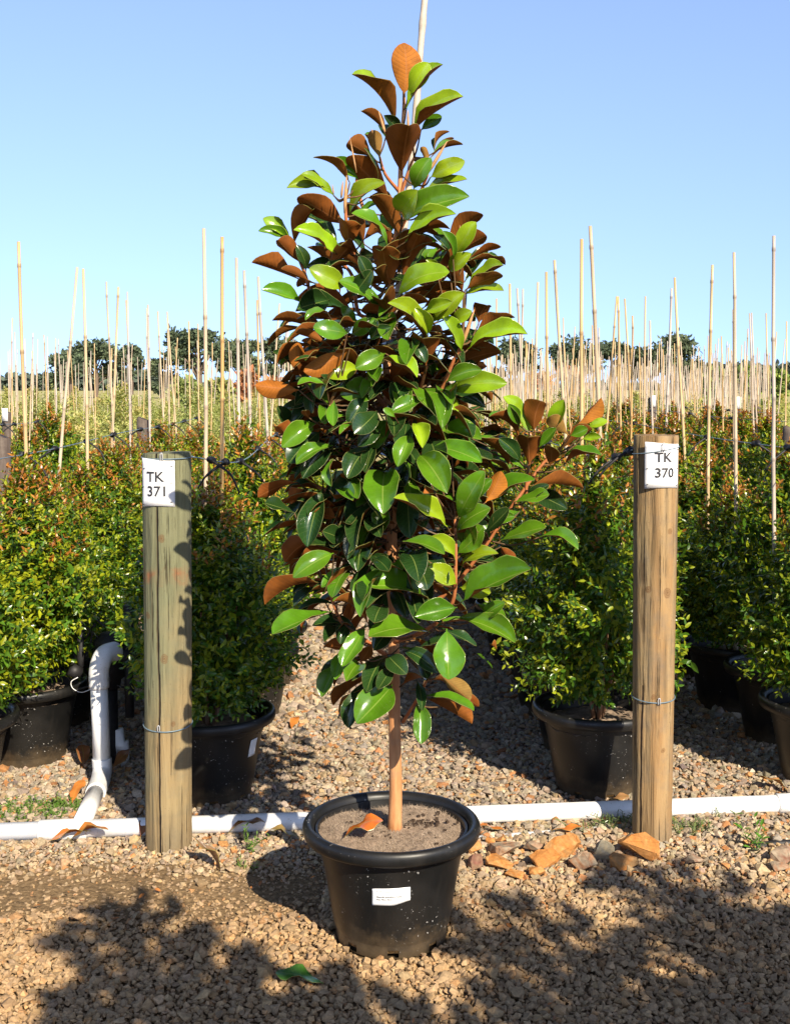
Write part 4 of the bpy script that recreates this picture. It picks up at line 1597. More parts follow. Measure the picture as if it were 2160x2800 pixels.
def stake(p0, p1, label, group, thick=1.0):
    global NST
    o = bpy.data.objects.new('bamboo_stake', STK[NST % 7])
    NST += 1
    COL.objects.link(o)
    d = p1 - p0
    o.location = p0
    o.rotation_euler = d.to_track_quat('Z', 'Y').to_euler()
    o.scale = (thick, thick, d.length / 2.0)
    tag(o, label, 'stake', group)
    return o


HAND = [  # top x y, a lower point x y (1685-wide view), stake top height, words
    (40, 515, 67, 1165, 1.98, 'thick golden bamboo stake nearest the left edge, top leaning left'),
    (166, 570, 118, 1130, 1.98, 'grey bamboo stake leaning right, tallest leaner on the left side'),
    (178, 573, 182, 1050, 1.97, 'pinkish upright bamboo stake just right of the tall leaning one'),
    (253, 612, 238, 960, 1.98, 'golden bamboo stake leaning right in front of the left pines'),
    (270, 640, 283, 930, 1.97, 'pink-grey bamboo stake between the left pine and the golden leaner'),
    (316, 650, 320, 925, 1.98, 'yellow bamboo stake standing behind the TK 371 post'),
    (337, 664, 352, 930, 1.97, 'pale bamboo stake with a bent tip above the TK 371 post'),
    (357, 665, 378, 930, 1.97, 'pale bamboo stake leaning left above the right edge of the TK 371 post'),
    (403, 685, 405, 900, 1.97, 'thin straight bamboo stake in front of the tall left pine crown'),
    (435, 487, 432, 1140, 2.0, 'tall grey bamboo stake just right of the TK 371 post'),
    (474, 505, 472, 1110, 1.99, 'tall pinkish bamboo stake, second one right of the TK 371 post'),
    (505, 550, 514, 1100, 1.98, 'pale bamboo stake left of the golden-tipped one beside the magnolia'),
    (521, 577, 536, 1040, 1.97, 'golden-tipped bamboo stake leaning left beside the magnolia'),
    (551, 590, 575, 985, 1.98, 'pale bamboo stake rising closest to the left leaves of the magnolia'),
    (549, 640, 556, 930, 1.97, 'thin bamboo stake half hidden by the pale one beside the magnolia'),
    (32, 708, 38, 930, 1.97, 'thin pale bamboo stake left of the thick golden one'),
    (22, 745, 30, 930, 1.96, 'shortest pale bamboo stake at the far left edge'),
    (71, 710, 69, 920, 1.97, 'thin bamboo stake just right of the thick golden one'),
    (102, 718, 105, 940, 1.97, 'mauve bamboo stake midway between the golden and the tall leaning one'),
    (125, 723, 133, 930, 1.97, 'thin pale bamboo stake in front of the left edge of the pines'),
    (1087, 605, 1090, 900, 1.97, 'thin grey bamboo stake nearest the right leaves of the magnolia'),
    (1103, 615, 1118, 900, 1.98, 'grey bamboo stake leaning left above the right-hand magnolia branch'),
    (1147, 602, 1143, 880, 1.97, 'pale bamboo stake left of the pair above the magnolia branch'),
    (1165, 580, 1172, 900, 1.98, 'pale bamboo stake with a thin tip above the magnolia branch'),
    (1182, 555, 1205, 900, 1.98, 'grey bamboo stake leaning left over the right-hand magnolia branch'),
    (1240, 510, 1243, 1070, 1.99, 'tall straight bamboo stake beside the tallest one right of the magnolia'),
    (1258, 482, 1284, 1180, 2.0, 'tallest bamboo stake right of the magnolia, bent and reaching the front shrub'),
    (1315, 632, 1295, 900, 1.97, 'golden bamboo stake leaning right in front of the right pines'),
    (1318, 632, 1324, 930, 1.97, 'thin golden bamboo stake crossing the leaning one before the pines'),
    (1332, 637, 1346, 940, 1.98, 'golden bamboo stake left of the TK 370 post leaning left'),
    (1376, 632, 1376, 925, 1.98, 'golden bamboo stake directly above the TK 370 sign'),
    (1432, 615, 1419, 925, 1.98, 'golden bamboo stake leaning right above the right edge of the TK 370 post'),
    (1438, 592, 1458, 910, 1.98, 'golden bamboo stake leaning left just right of the TK 370 post'),
    (1519, 565, 1513, 1030, 1.98, 'golden upright bamboo stake right of the TK 370 post'),
    (1565, 538, 1568, 1150, 1.99, 'mauve-tipped thin bamboo stake between two golden ones on the right'),
    (1563, 660, 1564, 950, 1.98, 'short brown bamboo stake hugging the mauve-tipped one'),
    (1598, 668, 1606, 980, 1.97, 'thin golden bamboo stake right of the mauve-tipped one'),
    (1633, 668, 1643, 930, 1.97, 'thin bamboo stake with a kinked top left of the thick right one'),
    (1649, 503, 1651, 1100, 2.0, 'thick golden bamboo stake nearest the right edge'),
    (1677, 685, 1672, 960, 1.97, 'thin bamboo stake at the very right edge'),
]
TIES = []
for x, y, xb, yb, zt, words in HAND:
    d = (zt - H) * F / (1050 - y * K)
    P1, P0 = ad(x, y, d), ad(xb, yb, d)
    dr = (P0 - P1).normalized()
    P0 = P1 + dr * ((P1.z - .26) / -dr.z)
    stake(P0, P1, words, 'bamboo stakes of the nursery rows', 1.0 if d < 7 else .9)
    TIES.append((P0, P1))
# the stake tied to the magnolia itself
ms = MB()
Pm = spline([at(1078, 2215, AX + .035), at(1074, 1800, AX + .03), at(1072, 1400, AX + .03), at(1062, 1060, AX + .035), at(1085, 830, AX + .05), at(1134, 346, AX + .05), at(1150, 130, AX + .05), at(1166, -60, AX + .05)], 6)
Pm[0].z = SOIL - .03
ob0 = Pm[0].copy()
ms.tube([p - ob0 for p in Pm], [.0085 + .0016 * (i % 7 == 3) for i in range(len(Pm))], 10)
o = ms.build('bamboo_stake', mat_simple('pale_bamboo', (.50, .42, .33), .5, .35, .2, 30))
o.location = ob0
tag(o, 'pale grey stake tied up the middle of the tall magnolia and out of the frame', 'stake')

# further rows of stakes, each pushed into its own pot
rs = random.Random(77)
FARS, count = [], 0
for key, i, x, y in SHRUB_AT:
    if y < 6.3 and key in ('L1', 'L2', 'R1', 'R2'): continue
    if key in ('L1', 'L2') and rs.random() < .25: continue
    FARS.append((x, y, 'left' if x < 0 else 'right'))
rows_far = []
for k in range(26):
    xr = .70 + k * .62
    rows_far.append((xr, max(13.2 if k < 5 else 9.0, xr / .34), 38, 'right', .36))
for k in range(12):
    xl = -.6 - k * 1.05
    rows_far.append((xl, max(10.0 if k < 2 else 8.8, -xl / .34), 30, 'left', .85))
for xr, ys, ye, side, stp in rows_far:
    y = ys + rs.uniform(0, .5)
    while y < ye:
        FARS.append((xr + VX * y + rs.uniform(-.12, .12), y, side))
        y += stp * rs.uniform(.8, 1.25) * (1 if y < 20 else 1.25)
FARS.sort(key=lambda a: a[1])
rest = []
for n_, (x, y, side) in enumerate(FARS):
    hgt = rs.uniform(1.78, 1.98) if rs.random() < .8 else rs.uniform(1.6, 1.8)
    p0 = Vector((x, y, .25))
    p1 = Vector((x + rs.gauss(0, .065), y + rs.gauss(0, .05), hgt))
    if n_ < 250:
        if side == 'left':
            stake(p0, p1, 'thin pale bamboo stake in the sparse far rows left of the magnolia', 'far bamboo stakes on the left', .72)
        else:
            stake(p0, p1, 'thin golden bamboo stake in the dense far rows right of the magnolia', 'far bamboo stakes on the right', .80)
    else: rest.append((p0, p1))
mb = MB()
for p0, p1 in rest:
    mb.tube([p0, p1], [.0095, .0075], 5, False)
if rest:
    me = mb.mesh('far_stakes', M_bamboo)
    a = me.attributes.new('col', 'FLOAT_COLOR', 'POINT')
    nn = len(me.vertices)
    cc = np.ones((nn, 4), np.float32)
    cc[:, :3] = np.repeat(np.random.default_rng(4).uniform(.75, 1.15, (nn // 10 + 1, 1)), 10, 0)[:nn]
    a.data.foreach_set('color', cc.ravel())
    tag(link_mesh('far_stakes', me), 'thicket of hundreds of thin golden stakes far back near the horizon', 'stakes', kind='stuff')

# pale young plants in the far rows
PALP = [(.30, .34, .10), (.48, .48, .19), (.50, .40, .16)]
SAPM = []
for i in range(3):
    V, Fc, C = shrub_mesh('foliage', 90 + i, 210, [(.15, .22), (.5, .32), (.9, .27), (1.15, .14), (1.32, .03)], .062, PALP, .3, droop=.3, wk=.8)
    SAPM.append(np_mesh('foliage', V, Fc, M_pale, C))
ns = 0
for side, xs, ys, ye, st in ((-1, [-.9, -1.8, -2.7, -3.8, -5, -6.2, -7.6, -9, -10.6, -12.4], 9.2, 31, 1.5), (1, [.9, 2.0, 3.0, 4.2, 5.4, 6.6, 8, 9.4, 11, 12.6], 14, 31, 1.7)):
    for x in xs:
        y = max(ys, abs(x) / .345)
        if side < 0 and x > -2.0: y = max(y, 11)
        elif side < 0 and x > -3: y = max(y, 10.6)
        while y < ye:
            o = bpy.data.objects.new('sapling', SAPM[ns % 3])
            COL.objects.link(o)
            o.location = (x + VX * y + rs.uniform(-.2, .2), y, 0)
            o.rotation_euler = (0, 0, rs.uniform(0, 6.28))
            s = rs.uniform(.85, 1.12) * (1 if side < 0 else .95)
            o.scale = (s * 1.15, s * 1.15, s)
            w = 'left' if side < 0 else 'right'
            tag(o, f'pale green young plant in the far rows {w} of the magnolia', 'sapling', f'pale young plants in the far rows on the {w}')
            ns += 1
            y += st * rs.uniform(.8, 1.2) * (1 + max(0, y - 15) * .03)


# ------------------------------------------------------------------ trellis wires with rubber ties
def trellis(pts, label, nt, seed, drop=True):
    P = spline(pts, 8)
    root = tag(empty('trellis_wire', pts[0]), label, 'wire')
    o = Vector(pts[0])
    mb = MB()
    mb.tube([p - o for p in P], .0021, 6, False)
    mb.build('strand', M_steel, root)
    rg = random.Random(seed)
    tot = len(P) - 1
    for k in range(nt):
        f = (k + .5 + rg.uniform(-.3, .3)) / nt
        i = min(tot - 1, int(f * tot))
        c = P[i].lerp(P[i + 1], f * tot - i) - o
        d = (P[i + 1] - P[i]).normalized()
        mb = MB()
        m = 9
        knot = [c + d * (-.035 + .075 * j / m) + Vector((rg.uniform(-.004, .004), rg.uniform(-.004, .004), rg.uniform(-.004, .005))) for j in range(m)]
        mb.tube(knot, [.004 + .0065 * rg.random() + .004 * math.sin(j * 1.6) ** 2 for j in range(m)], 7)
        L = rg.uniform(.03, .09)
        sx = rg.choice((-1, 1)) if rg.random() < .5 else 1
        tail = spline([c, c + Vector((.035 * sx, -.01, -.02)), c + Vector((.07 * sx, -.015, -.05)), c + Vector((.095 * sx, -.01, -.06 - L * .6))], 4)
        mb.tube(tail, [.0045 - .0022 * j / len(tail) + .0018 * rg.random() for j in range(len(tail))], 6)
        mb.build('tie', M_rubber, root)


def row_wire(x0, ya, yb, z, words, nt, seed):
    f = lambda y: Vector((x0 + VX * (y - 4), y, z))
    pts = [f(ya + (yb - ya) * i / 4) + Vector((0, 0, -.012 if i % 2 else 0)) for i in range(5)]
    trellis(pts, words, nt, seed)


tl = Vector((cl.x + xtl, cl.y, zL(978)))
tr = Vector((cr.x + xtr, cr.y, zR(962)))
row_wire(-1.43, 3.6, 9.6, 1.165, 'thin wire with black ties running along the left-edge shrub row', 10, 1)
trellis([tl + Vector((.075, 0, 0)), Vector((-.56, 4.3, 1.15)), Vector((-.60, 5.6, 1.165)), Vector((-.66, 7.4, 1.175)), Vector((-.74, 10, 1.18))], 'thin wire with black ties running back from the greenish post', 9, 2)
trellis([tr + Vector((-.07, 0, 0)), Vector((.73, 4.25, 1.165)), Vector((.70, 5.8, 1.165)), Vector((.66, 7.6, 1.17)), Vector((.58, 11, 1.17))], 'thin wire with black ties running back from the flat-faced tan post', 10, 3)
row_wire(1.56, 3.9, 11, 1.185, 'thin wire with black ties running along the right-edge shrub row', 14, 4)
row_wire(2.80, 8.2, 14, 1.17, 'distant wire with black ties along the third row on the right', 8, 5)
row_wire(-2.62, 6.8, 9.5, 1.15, 'distant wire with black ties along the short row on the left', 5, 6)
row_wire(3.62, 10.6, 15, 1.17, 'distant wire with black ties along the farthest row on the right', 6, 7)


def row_post(x, y, z, tagd, label):
    root = tag(empty('row_post', (x, y, 0)), label, 'post')
    mb = MB()
    mb.tube([(0, 0, -.05), (0, 0, z - .01), (.004, 0, z)], [.05, .046, .042], 14)
    mb.build('timber', M_wood_old, root)
    if tagd:
        mb = MB()
        mb.box((0, -.054, z - .03), (.06, .006, .13))
        mb.build('tag_card', M_paper, root)


for px, py, d, tg, lab in ((305, 893, 9.2, False, 'dark grey row post ending the left row behind the TK 371 post'), (4, 930, 6.4, False, 'dark row post cut off by the left edge of the photo'),
                           (1187, 868, 11.5, False, 'grey row post behind the right-hand magnolia branch'), (1390, 850, 14, True, 'far row post with a white tag above the TK 370 post'),
                           (1571, 853, 13, True, 'far row post with a white tag right of the TK 370 post'), (1612, 866, 12.5, False, 'grey row post beside the white-tagged far post'),
                           (1683, 912, 8.2, False, 'dark row post cut off by the right edge of the photo'), (15, 878, 12, True, 'far row post with a white tag near the left edge')):
    p = ad(px, py, d)
    row_post(p.x, p.y, p.z, tg, lab)


# ------------------------------------------------------------------ trees and bushes near the horizon
def clump_tree(name, base, height, width, seed, label, cat, lobes, trunk=True, pal=((.046, .068, .036), (.088, .115, .058)), leaf=.45, n=4200, group=None, zlow=.42):  # default pine greens are lightened to paint in distance haze
    rg = np.random.default_rng(seed)
    root = tag(empty(name, base), label, cat, group)
    B, X, N, L, C = [], [], [], [], []
    cs = []
    for i in range(lobes):
        f = i / max(1, lobes - 1)
        a = rg.uniform(0, 6.28)
        zc = height * rg.uniform(zlow, .92)
        top = np.clip((zc / height - zlow) / (1 - zlow), 0, 1)
        r = width / 2 * rg.uniform(.15, .85) * (1 - .55 * top ** 2)
        s = width * rg.uniform(.09, .17)
        cs.append((r * np.cos(a), r * np.sin(a) * .7, min(zc, height - s * .5), s))
    cs[0] = (0, 0, height - width * .11, width * .19)
    for (x, y, z, s) in cs:
        m = n // lobes
        p = rg.normal(0, 1, (m, 3))
        p /= np.linalg.norm(p, axis=1)[:, None]
        rad = s * rg.uniform(.45, 1.05, (m, 1)) * (1 + .25 * np.sin(p[:, :1] * 7 + x) + .2 * np.sin(p[:, 1:2] * 9 + y))
        q = p * rad * [1.15, 1, .55]
        B.append(q + [x, y, z])
        X.append(rg.normal(0, 1, (m, 3)) + p * .6)
        N.append(p + rg.normal(0, .5, (m, 3)))
        L.append(leaf * rg.uniform(.6, 1.3, m))
        c = np.where(rg.uniform(0, 1, (m, 1)) < .45, np.array(pal[0]), np.array(pal[1])) * np.exp(rg.normal(0, .25, (m, 1)))
        C.append(c)
    V, Fc, Cc = leaves_np(np.concatenate(B), np.concatenate(X), np.concatenate(N), np.concatenate(L), np.concatenate(C), 1.2)
    link_mesh('crown', np_mesh('crown', V, Fc, M_pine, Cc), root)
    if trunk:
        mb = MB()
        k = height / 9
        mb.tube(spline([(0, 0, -.3), (.1, 0, height * .35), (0, 0, height * .8)], 4), lerp_list([.42 * k, .30 * k, .1 * k], 9), 8)
        for (x, y, z, s) in cs[1:]:
            mb.tube(spline([(0, 0, max(height * .18, z - abs(x) * .6 - height * .15)), (x * .5, y * .5, z - s * .4), (x, y, z)], 3), lerp_list([.13 * k, .05 * k], 7), 5)
        mb.build('trunk', M_pinebark, root)
    return root


def tree_px(x, ytop, w, d, **kw):
    p = ad(x, 832, d)
    return clump_tree('pine_tree', (p.x, p.y, 0), ad(x, ytop, d).z, w * 1.3 * K / F * d, **kw)


G = 'dark pines standing along the horizon'
tree_px(150, 752, 95, 118, seed=1, label='lower left part of the leftmost dark pine group on the horizon', cat='pine tree', lobes=13, group=G)
tree_px(205, 724, 130, 120, seed=2, label='broad dark pine on the horizon behind the left stakes', cat='pine tree', lobes=17, group=G, n=3600)
tree_px(280, 738, 62, 122, seed=3, label='small open-crowned pine right of the broad left pine', cat='pine tree', lobes=9, group=G, n=1800)
tree_px(345, 768, 70, 118, seed=31, label='low dark tree between the two left pine groups', cat='pine tree', lobes=8, group=G, n=1500, zlow=.2)
tree_px(425, 701, 145, 116, seed=4, label='tallest dark pine on the horizon left of the magnolia', cat='pine tree', lobes=18, group=G, n=4000)
tree_px(520, 728, 95, 120, seed=5, label='dark pine just left of the magnolia leaves', cat='pine tree', lobes=12, group=G)
tree_px(585, 722, 80, 124, seed=6, label='dark pine half hidden behind the left magnolia leaves', cat='pine tree', lobes=12, group=G)
tree_px(1095, 722, 90, 120, seed=7, label='dark pine half hidden behind the right magnolia leaves', cat='pine tree', lobes=12, group=G)
tree_px(1230, 717, 115, 118, seed=8, label='round dark pine on the horizon left of the TK 370 post', cat='pine tree', lobes=15, group=G, n=3400)
tree_px(1303, 728, 75, 122, seed=9, label='small pine between the two round right-hand pines', cat='pine tree', lobes=10, group=G, n=2000)
tree_px(1375, 745, 85, 120, seed=10, label='lower dark pine touching the biggest right-hand pine', cat='pine tree', lobes=11, group=G)
tree_px(1432, 714, 130, 117, seed=11, label='biggest round dark pine above the TK 370 post', cat='pine tree', lobes=18, group=G, n=4200)


def bush(x, ytop, w, d, seed, label, pal, name='bush', cat='bush', lobes=7, n=1500, leaf=.3):
    p = ad(x, 840, d)
    clump_tree(name, (p.x, p.y, 0), ad(x, ytop, d).z, w * K / F * d, seed, label, cat, lobes, False, pal, leaf, n, None, .12)


AUT = ((.26, .10, .04), (.34, .16, .06))
GRN = ((.10, .16, .03), (.20, .26, .05))
bush(1150, 800, 90, 48, 21, 'rusty autumn bush near the horizon right of the magnolia', AUT)
bush(1225, 788, 90, 52, 22, 'larger rusty autumn bush in front of the right pines', AUT)
bush(530, 795, 70, 50, 23, 'rusty autumn bush near the horizon left of the magnolia', AUT)
bush(585, 812, 60, 47, 24, 'orange bush behind the stakes left of the magnolia', AUT)
bush(1525, 793, 70, 46, 25, 'yellow-green bush near the horizon right of the pines', GRN)
bush(1590, 788, 75, 48, 26, 'bright green bush near the horizon at the right side', GRN)
bush(1655, 796, 70, 46, 27, 'green bush near the horizon at the right edge', GRN)
bush(395, 810, 90, 44, 28, 'pale green bush below the tallest left pine', ((.17, .22, .06), (.26, .29, .09)))
bush(470, 816, 70, 43, 29, 'olive bush right of the pale bush below the left pines', ((.15, .18, .05), (.24, .26, .08)))


def far_woods(x0, x1, y0, y1, d, seed, label):
    rg = np.random.default_rng(seed)
    n = 5200
    a, b = ad(x0, 830, d), ad(x1, 830, d)
    x = rg.uniform(a.x, b.x, n)
    hmax = ad(x0, y0, d).z + (ad(x0, y1, d).z - ad(x0, y0, d).z) * (x - a.x) / (b.x - a.x)
    hmax = hmax * (.86 + .14 * np.sin(x * .9) * np.sin(x * .37 + 1) + .08 * np.sin(x * 2.1))
    z = hmax * rg.uniform(0, 1, n) ** .7
    B = np.stack([x, d + rg.uniform(-6, 6, n), z], 1)
    c = np.array([(.075, .10, .075)]) * np.exp(rg.normal(0, .25, (n, 1)))  # grey-green tone paints in the haze of distance
    V, Fc, C = leaves_np(B, rg.normal(0, 1, (n, 3)), rg.normal(0, 1, (n, 3)) + [0, -.5, .5], rg.uniform(.9, 1.9, n), c, 1.4)
    tag(link_mesh('far_woods', np_mesh('far_woods', V, Fc, M_pine, C)), label, 'woods', kind='stuff')


far_woods(-90, 340, 806, 792, 260, 1, 'low grey-green woods along the horizon on the left')
far_woods(1440, 1800, 776, 780, 260, 2, 'low grey-green woods along the horizon on the right')
far_woods(330, 1450, 822, 820, 280, 3, 'low grey-green woods along the horizon in the middle')


# ------------------------------------------------------------------ stones by the tan post
ROCKS = [(70, 1085, 85, 62, 'ochre stone beside the front pot rim'), (80, 1160, 90, 85, 'grey stone beside the wall of the front pot'), (222, 1100, 185, 80, 'flat tan slab stone among the ochre ones'),
         (200, 1168, 150, 78, 'pale orange stone below the flat tan slab'), (372, 1085, 100, 70, 'small brown stone left of the biggest orange one'), (430, 1152, 172, 90, 'yellow ochre wedge stone in front'),
         (530, 1092, 195, 122, 'biggest bright orange stone of the heap'), (630, 1162, 152, 78, 'orange stone right of the yellow wedge'), (735, 1105, 122, 108, 'purple-brown stone beside the orange heap'),
         (825, 1168, 172, 84, 'flat reddish-brown stone in front of the tan post'), (925, 1092, 215, 145, 'large tan and purple stone at the foot of the tan post'), (1200, 1150, 105, 44, 'flat brown stone right of the tan post'),
         (1645, 1128, 120, 90, 'pale tan stone at the right edge of the photo'), (1635, 1190, 100, 44, 'thin orange flake stone at the right edge'), (392, 1212, 92, 60, 'grey-green stone at the front of the heap'),
         (275, 1222, 105, 48, 'low grey stone at the left front of the heap'), (150, 1050, 60, 40, 'little tan stone behind the flat slab')]
for i, (x, y, w, h, lab) in enumerate(ROCKS):
    u, v = 1260 + x / 1.872, 1750 + (y + h * .42) / 1.872
    g = ground(u, v)
    W2 = w / 1.872 / F * g.length * 1.08 / 2
    H2 = h / 1.872 / F * g.length * .95
    rg = np.random.default_rng(100 + i)
    bm = bmesh.new()
    for k in range(13):
        p = rg.normal(0, 1, 3)
        p /= np.linalg.norm(p)
        p = np.sign(p) * np.abs(p) ** .75
        bm.verts.new((p[0] * W2, p[1] * W2 * rg.uniform(.6, .8), p[2] * H2 * .52))
    bmesh.ops.convex_hull(bm, input=bm.verts)
    for q in [q for q in bm.verts if not q.link_faces]: bm.verts.remove(q)
    bmesh.ops.bevel(bm, geom=list(bm.edges), offset=W2 * .025, segments=1, affect='EDGES')
    bmesh.ops.triangulate(bm, faces=bm.faces)
    bmesh.ops.subdivide_edges(bm, edges=bm.edges, cuts=1)
    for q in bm.verts: q.co += Vector(rg.normal(0, W2 * .012, 3))
    me = bpy.data.meshes.new('rock')
    bm.to_mesh(me)
    bm.free()
    me.materials.append(M_rock)
    o = link_mesh('rock', me)
    o.location = (g.x, g.y + W2 * .5, H2 * .40 + .010)
    o.rotation_euler = (rg.uniform(-.15, .15), rg.uniform(-.15, .15), rg.uniform(-.5, .5))
    tag(o, lab, 'rock', 'ochre stones by the tan post')


# ------------------------------------------------------------------ fallen magnolia leaves
def fallen(p, L, rz, tilt, col, label, seed, curl=.12, wk=.46, roll=0.0):
    rl = random.Random(seed)
    LS = LeafSet()
    X = Vector((math.cos(rz) * math.cos(tilt), math.sin(rz) * math.cos(tilt), math.sin(tilt)))
    Y = Vector((-math.sin(rz), math.cos(rz), 0))
    N = X.cross(Y)
    N = N * math.cos(roll) + Y * math.sin(roll)
    LS.add(rl, Vector((0, 0, 0)), X * L, N, L * wk, curl * .7, rl.uniform(.0, .25), .5, jit(col[0], rl, .08), jit(col[1], rl, .08))
    o = link_mesh('fallen_leaf', LS.mesh('fallen_leaf'))
    o.location = p
    tag(o, label, 'leaf')


TAN, ORG, BRN = ((.40, .22, .10), (.36, .18, .08)), ((.50, .165, .035), (.42, .14, .03)), ((.22, .085, .03), (.24, .09, .03))
fallen(gd(105, 1795, .02), .13, .15, .2, ORG, 'orange-brown dead leaf lying against the long pipe at the left', 1)
fallen(gd(150, 1793, .025), .12, .1, .25, ORG, 'humped orange dead leaf beside another against the left pipe', 2, .25)
fallen(gd(155, 1712, .02), .10, 1.4, .5, ORG, 'orange dead leaf standing left of the slanting white pipe', 3)
fallen(gd(410, 1783, .09), .13, -.5, -.65, TAN, 'tan dead leaf leaning against the right side of the TK 371 post', 4, .1, .5, .6)
fallen(gd(487, 1777, .02), .12, .1, .25, BRN, 'rust-brown dead leaf lying on the long pipe left of the front pot', 5, .25)
fallen(gd(640, 1786, .02), .10, 2.9, .15, ((.26, .17, .06), (.24, .13, .05)), 'olive dead leaf tucked behind the rim of the front pot', 6)
fallen(POT + Vector((-.118, -.095, SOIL + .012)), .105, .2, .35, ((.62, .16, .025), (.55, .14, .02)), 'bright orange dead leaf lying on the soil of the front pot', 7, .2, .62)
fallen(gd(1612, 1655, .055), .115, -.55, -.3, ((.46, .20, .08), (.50, .22, .08)), 'tan curled dead leaf beside the pot at the right edge', 8, .15, .55, .5)
fallen(gd(1292, 1714, .02), .09, .25, .2, ((.42, .20, .08), (.38, .17, .06)), 'tan dead leaf at the foot of the pot behind the tan post', 9)
fallen(gd(1080, 1772, .02), .09, 2.9, .1, ORG, 'curled orange dead leaf under the long pipe right of the front pot', 10, .1, .3)
fallen(gd(1175, 1771, .02), .10, .1, .08, ORG, 'thin orange dead leaf under the pipe left of the stone heap', 11, .05, .28)
fallen(gd(690, 2098, .024), .125, 2.75, .03, ((.055, .16, .022), (.30, .15, .05)), 'fresh green leaf lying on the gravel left of the front pot', 12, .015, .45)
fallen(gd(240, 1640, .02), .11, .9, .5, BRN, 'dark brown dead leaf in shade right of the riser pipe', 13)
fallen(gd(178, 1635, .02), .11, 1.9, .5, BRN, 'dark brown dead leaf in shade left of the riser pipe', 14)
fallen(gd(640, 1490, .015), .09, .1, .1, TAN, 'small tan dead leaf on the gravel path', 15)
fallen(gd(622, 1555, .015), .08, 1.3, .4, ORG, 'small orange dead leaf at the foot of a pot by the path', 16)
fallen(gd(300, 1785, .02), .10, 1.2, .6, BRN, 'dark curled dead leaf between the long pipe and the TK 371 post', 17)


# small dry litter between the stones
rg = np.random.default_rng(31)
nb = 420
yy = 2.45 + 3.2 * rg.uniform(0, 1, nb) ** 1.2
xx = rg.uniform(-1, 1, nb) * .36 * yy
ok = (np.hypot(xx - POT.x, yy - POT.y) > .17) & ((yy < 3.4) | (yy > 3.9) | (rg.uniform(0, 1, nb) < .8))
xx, yy = xx[ok], yy[ok]
nb = len(xx)
pal = np.array([(.40, .15, .04), (.30, .12, .045), (.42, .27, .13), (.20, .10, .05)])
V, Fc, C = leaves_np(np.stack([xx, yy, rg.uniform(.012, .022, nb)], 1), np.stack([rg.normal(0, 1, nb), rg.normal(0, 1, nb), rg.normal(0, .2, nb)], 1),
                     np.stack([rg.normal(0, .35, nb), rg.normal(0, .35, nb), np.ones(nb)], 1), rg.uniform(.010, .030, nb), pal[rg.integers(0, 4, nb)] * np.exp(rg.normal(0, .2, (nb, 1))), .9)
tag(link_mesh('leaf_litter', np_mesh('leaf_litter', V, Fc, M_gravel, C)), 'bits of dry brown leaf scattered between the stones', 'leaf litter', kind='stuff')

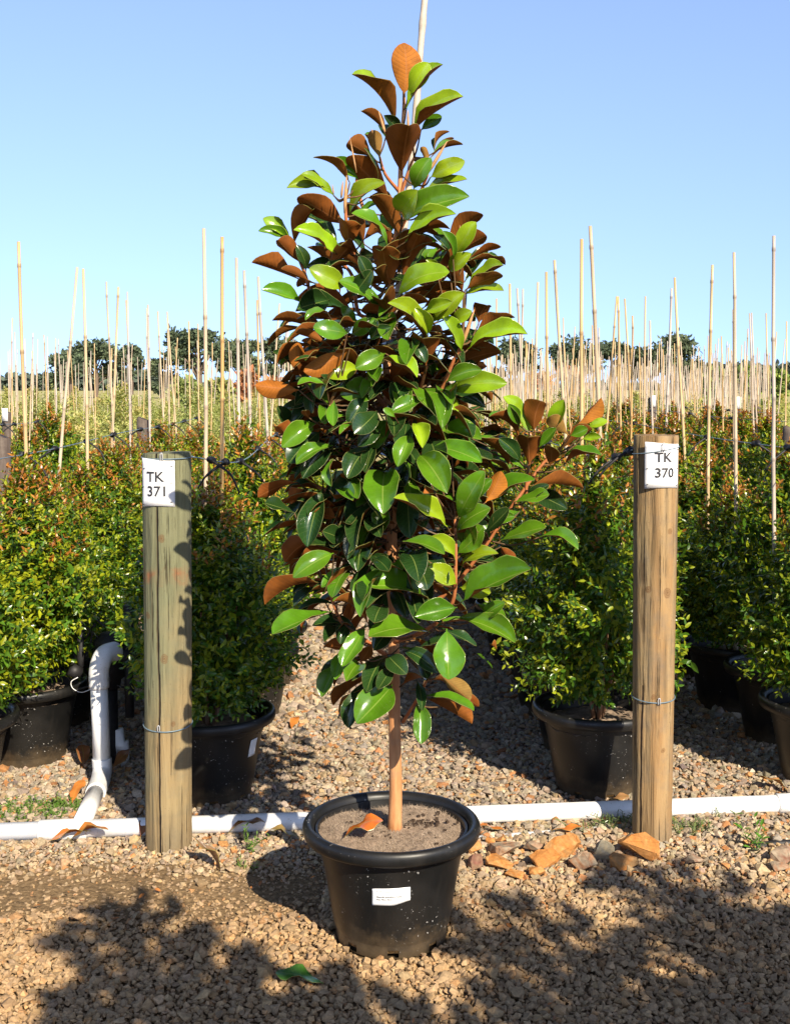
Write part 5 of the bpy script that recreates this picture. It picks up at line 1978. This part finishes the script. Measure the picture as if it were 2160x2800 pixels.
# ------------------------------------------------------------------ weeds
def weed(p, label, stems, hgt, spread, leaf, col, seed, wk=1.0, pairs=7, flower=False):
    rg = np.random.default_rng(seed)
    root = tag(empty('weed', p), label, 'weed')
    mb = MB()
    B, X, N, L = [], [], [], []
    for s in range(stems):
        a = rg.uniform(0, 6.28)
        r = spread * math.sqrt(rg.uniform(0, 1))
        b = np.array([r * math.cos(a), r * math.sin(a) * .6, -.01])
        t = b + np.array([rg.normal(0, .35) * hgt, rg.normal(0, .35) * hgt, hgt * rg.uniform(.55, 1.1)])
        q = spline([b, (b + t) / 2 + rg.normal(0, .1, 3) * hgt, t], 4)
        mb.tube(q, lerp_list([.0016, .0009], len(q)), 4, False)
        for k in range(pairs):
            f = (k + .6) / pairs
            i = min(len(q) - 2, int(f * (len(q) - 1)))
            c = np.array(q[i].lerp(q[i + 1], f * (len(q) - 1) - i))
            aa = rg.uniform(0, 6.28)
            for sg in (0, math.pi):
                B.append(c); X.append([math.cos(aa + sg), math.sin(aa + sg), .5]); N.append([0, 0, 1] + rg.normal(0, .3, 3)); L.append(leaf * rg.uniform(.6, 1.2) * (1.1 - .4 * f))
    n = len(B)
    C = np.array(col)[None] * np.exp(rg.normal(0, .2, (n, 1)))
    V, Fc, Cc = leaves_np(np.array(B), np.array(X, float), np.array(N, float), np.array(L), C, wk)
    link_mesh('foliage', np_mesh('foliage', V, Fc, M_shrub, Cc), root)
    mb.build('stem', mat_simple('weed_stem', (.16, .22, .05), .6), root)


weed(gd(75, 1738), 'low bright green creeping weed in front of the left pots', 120, .05, .15, .013, (.10, .22, .03), 1, 1.3, 6)
weed(gd(140, 1728), 'small creeping weed beside the slanting white pipe', 50, .05, .08, .012, (.10, .20, .03), 2, 1.3, 6)
weed(gd(532, 1818), 'tall thin flowering weed between the TK 371 post and the front pot', 4, .13, .02, .028, (.13, .24, .04), 3, .6, 7)
weed(gd(520, 1855), 'tiny weed sprouting at the edge of the front pot shadow', 4, .04, .03, .02, (.14, .22, .04), 4, .7, 4)
weed(gd(1240, 1768), 'thin grey-green sprig lying before the long pipe', 6, .07, .07, .022, (.12, .17, .07), 5, .45, 8)
weed(gd(1320, 1770), 'grey-green weed in shade at the left foot of the tan post', 16, .07, .06, .022, (.10, .15, .07), 6, .45, 8)
weed(gd(1462, 1775), 'tufty grey-green weed at the right foot of the tan post', 50, .05, .08, .020, (.13, .18, .09), 7, .4, 6)
weed(gd(1612, 1815), 'bright green leafy weed right of the tan post', 4, .13, .02, .045, (.10, .24, .03), 8, .7, 5)
weed(gd(1520, 1745), 'small grey sprig before the pipe right of the tan post', 4, .06, .03, .018, (.13, .18, .09), 9, .5, 7)


# ------------------------------------------------------------------ more potted magnolias behind the photographer, shading the foreground; middle and rear ones added
def copy_tree(src, loc, rz, label, sc):
    r = src.copy()
    COL.objects.link(r)
    r.location = loc
    r.rotation_euler = (0, 0, rz)
    r.scale = (sc, sc, sc)
    for ch in src.children:
        c = ch.copy()
        COL.objects.link(c)
        c.parent = r
    tag(r, label, 'tree')


for x, y, rz, sc, lab in SHADERS:
    copy_tree(magnolia, (x, y, SOIL - .02), rz, lab, sc)
    copy_pot(x, y, 0, 'pot of the ' + lab, 'black pots behind the camera', True)
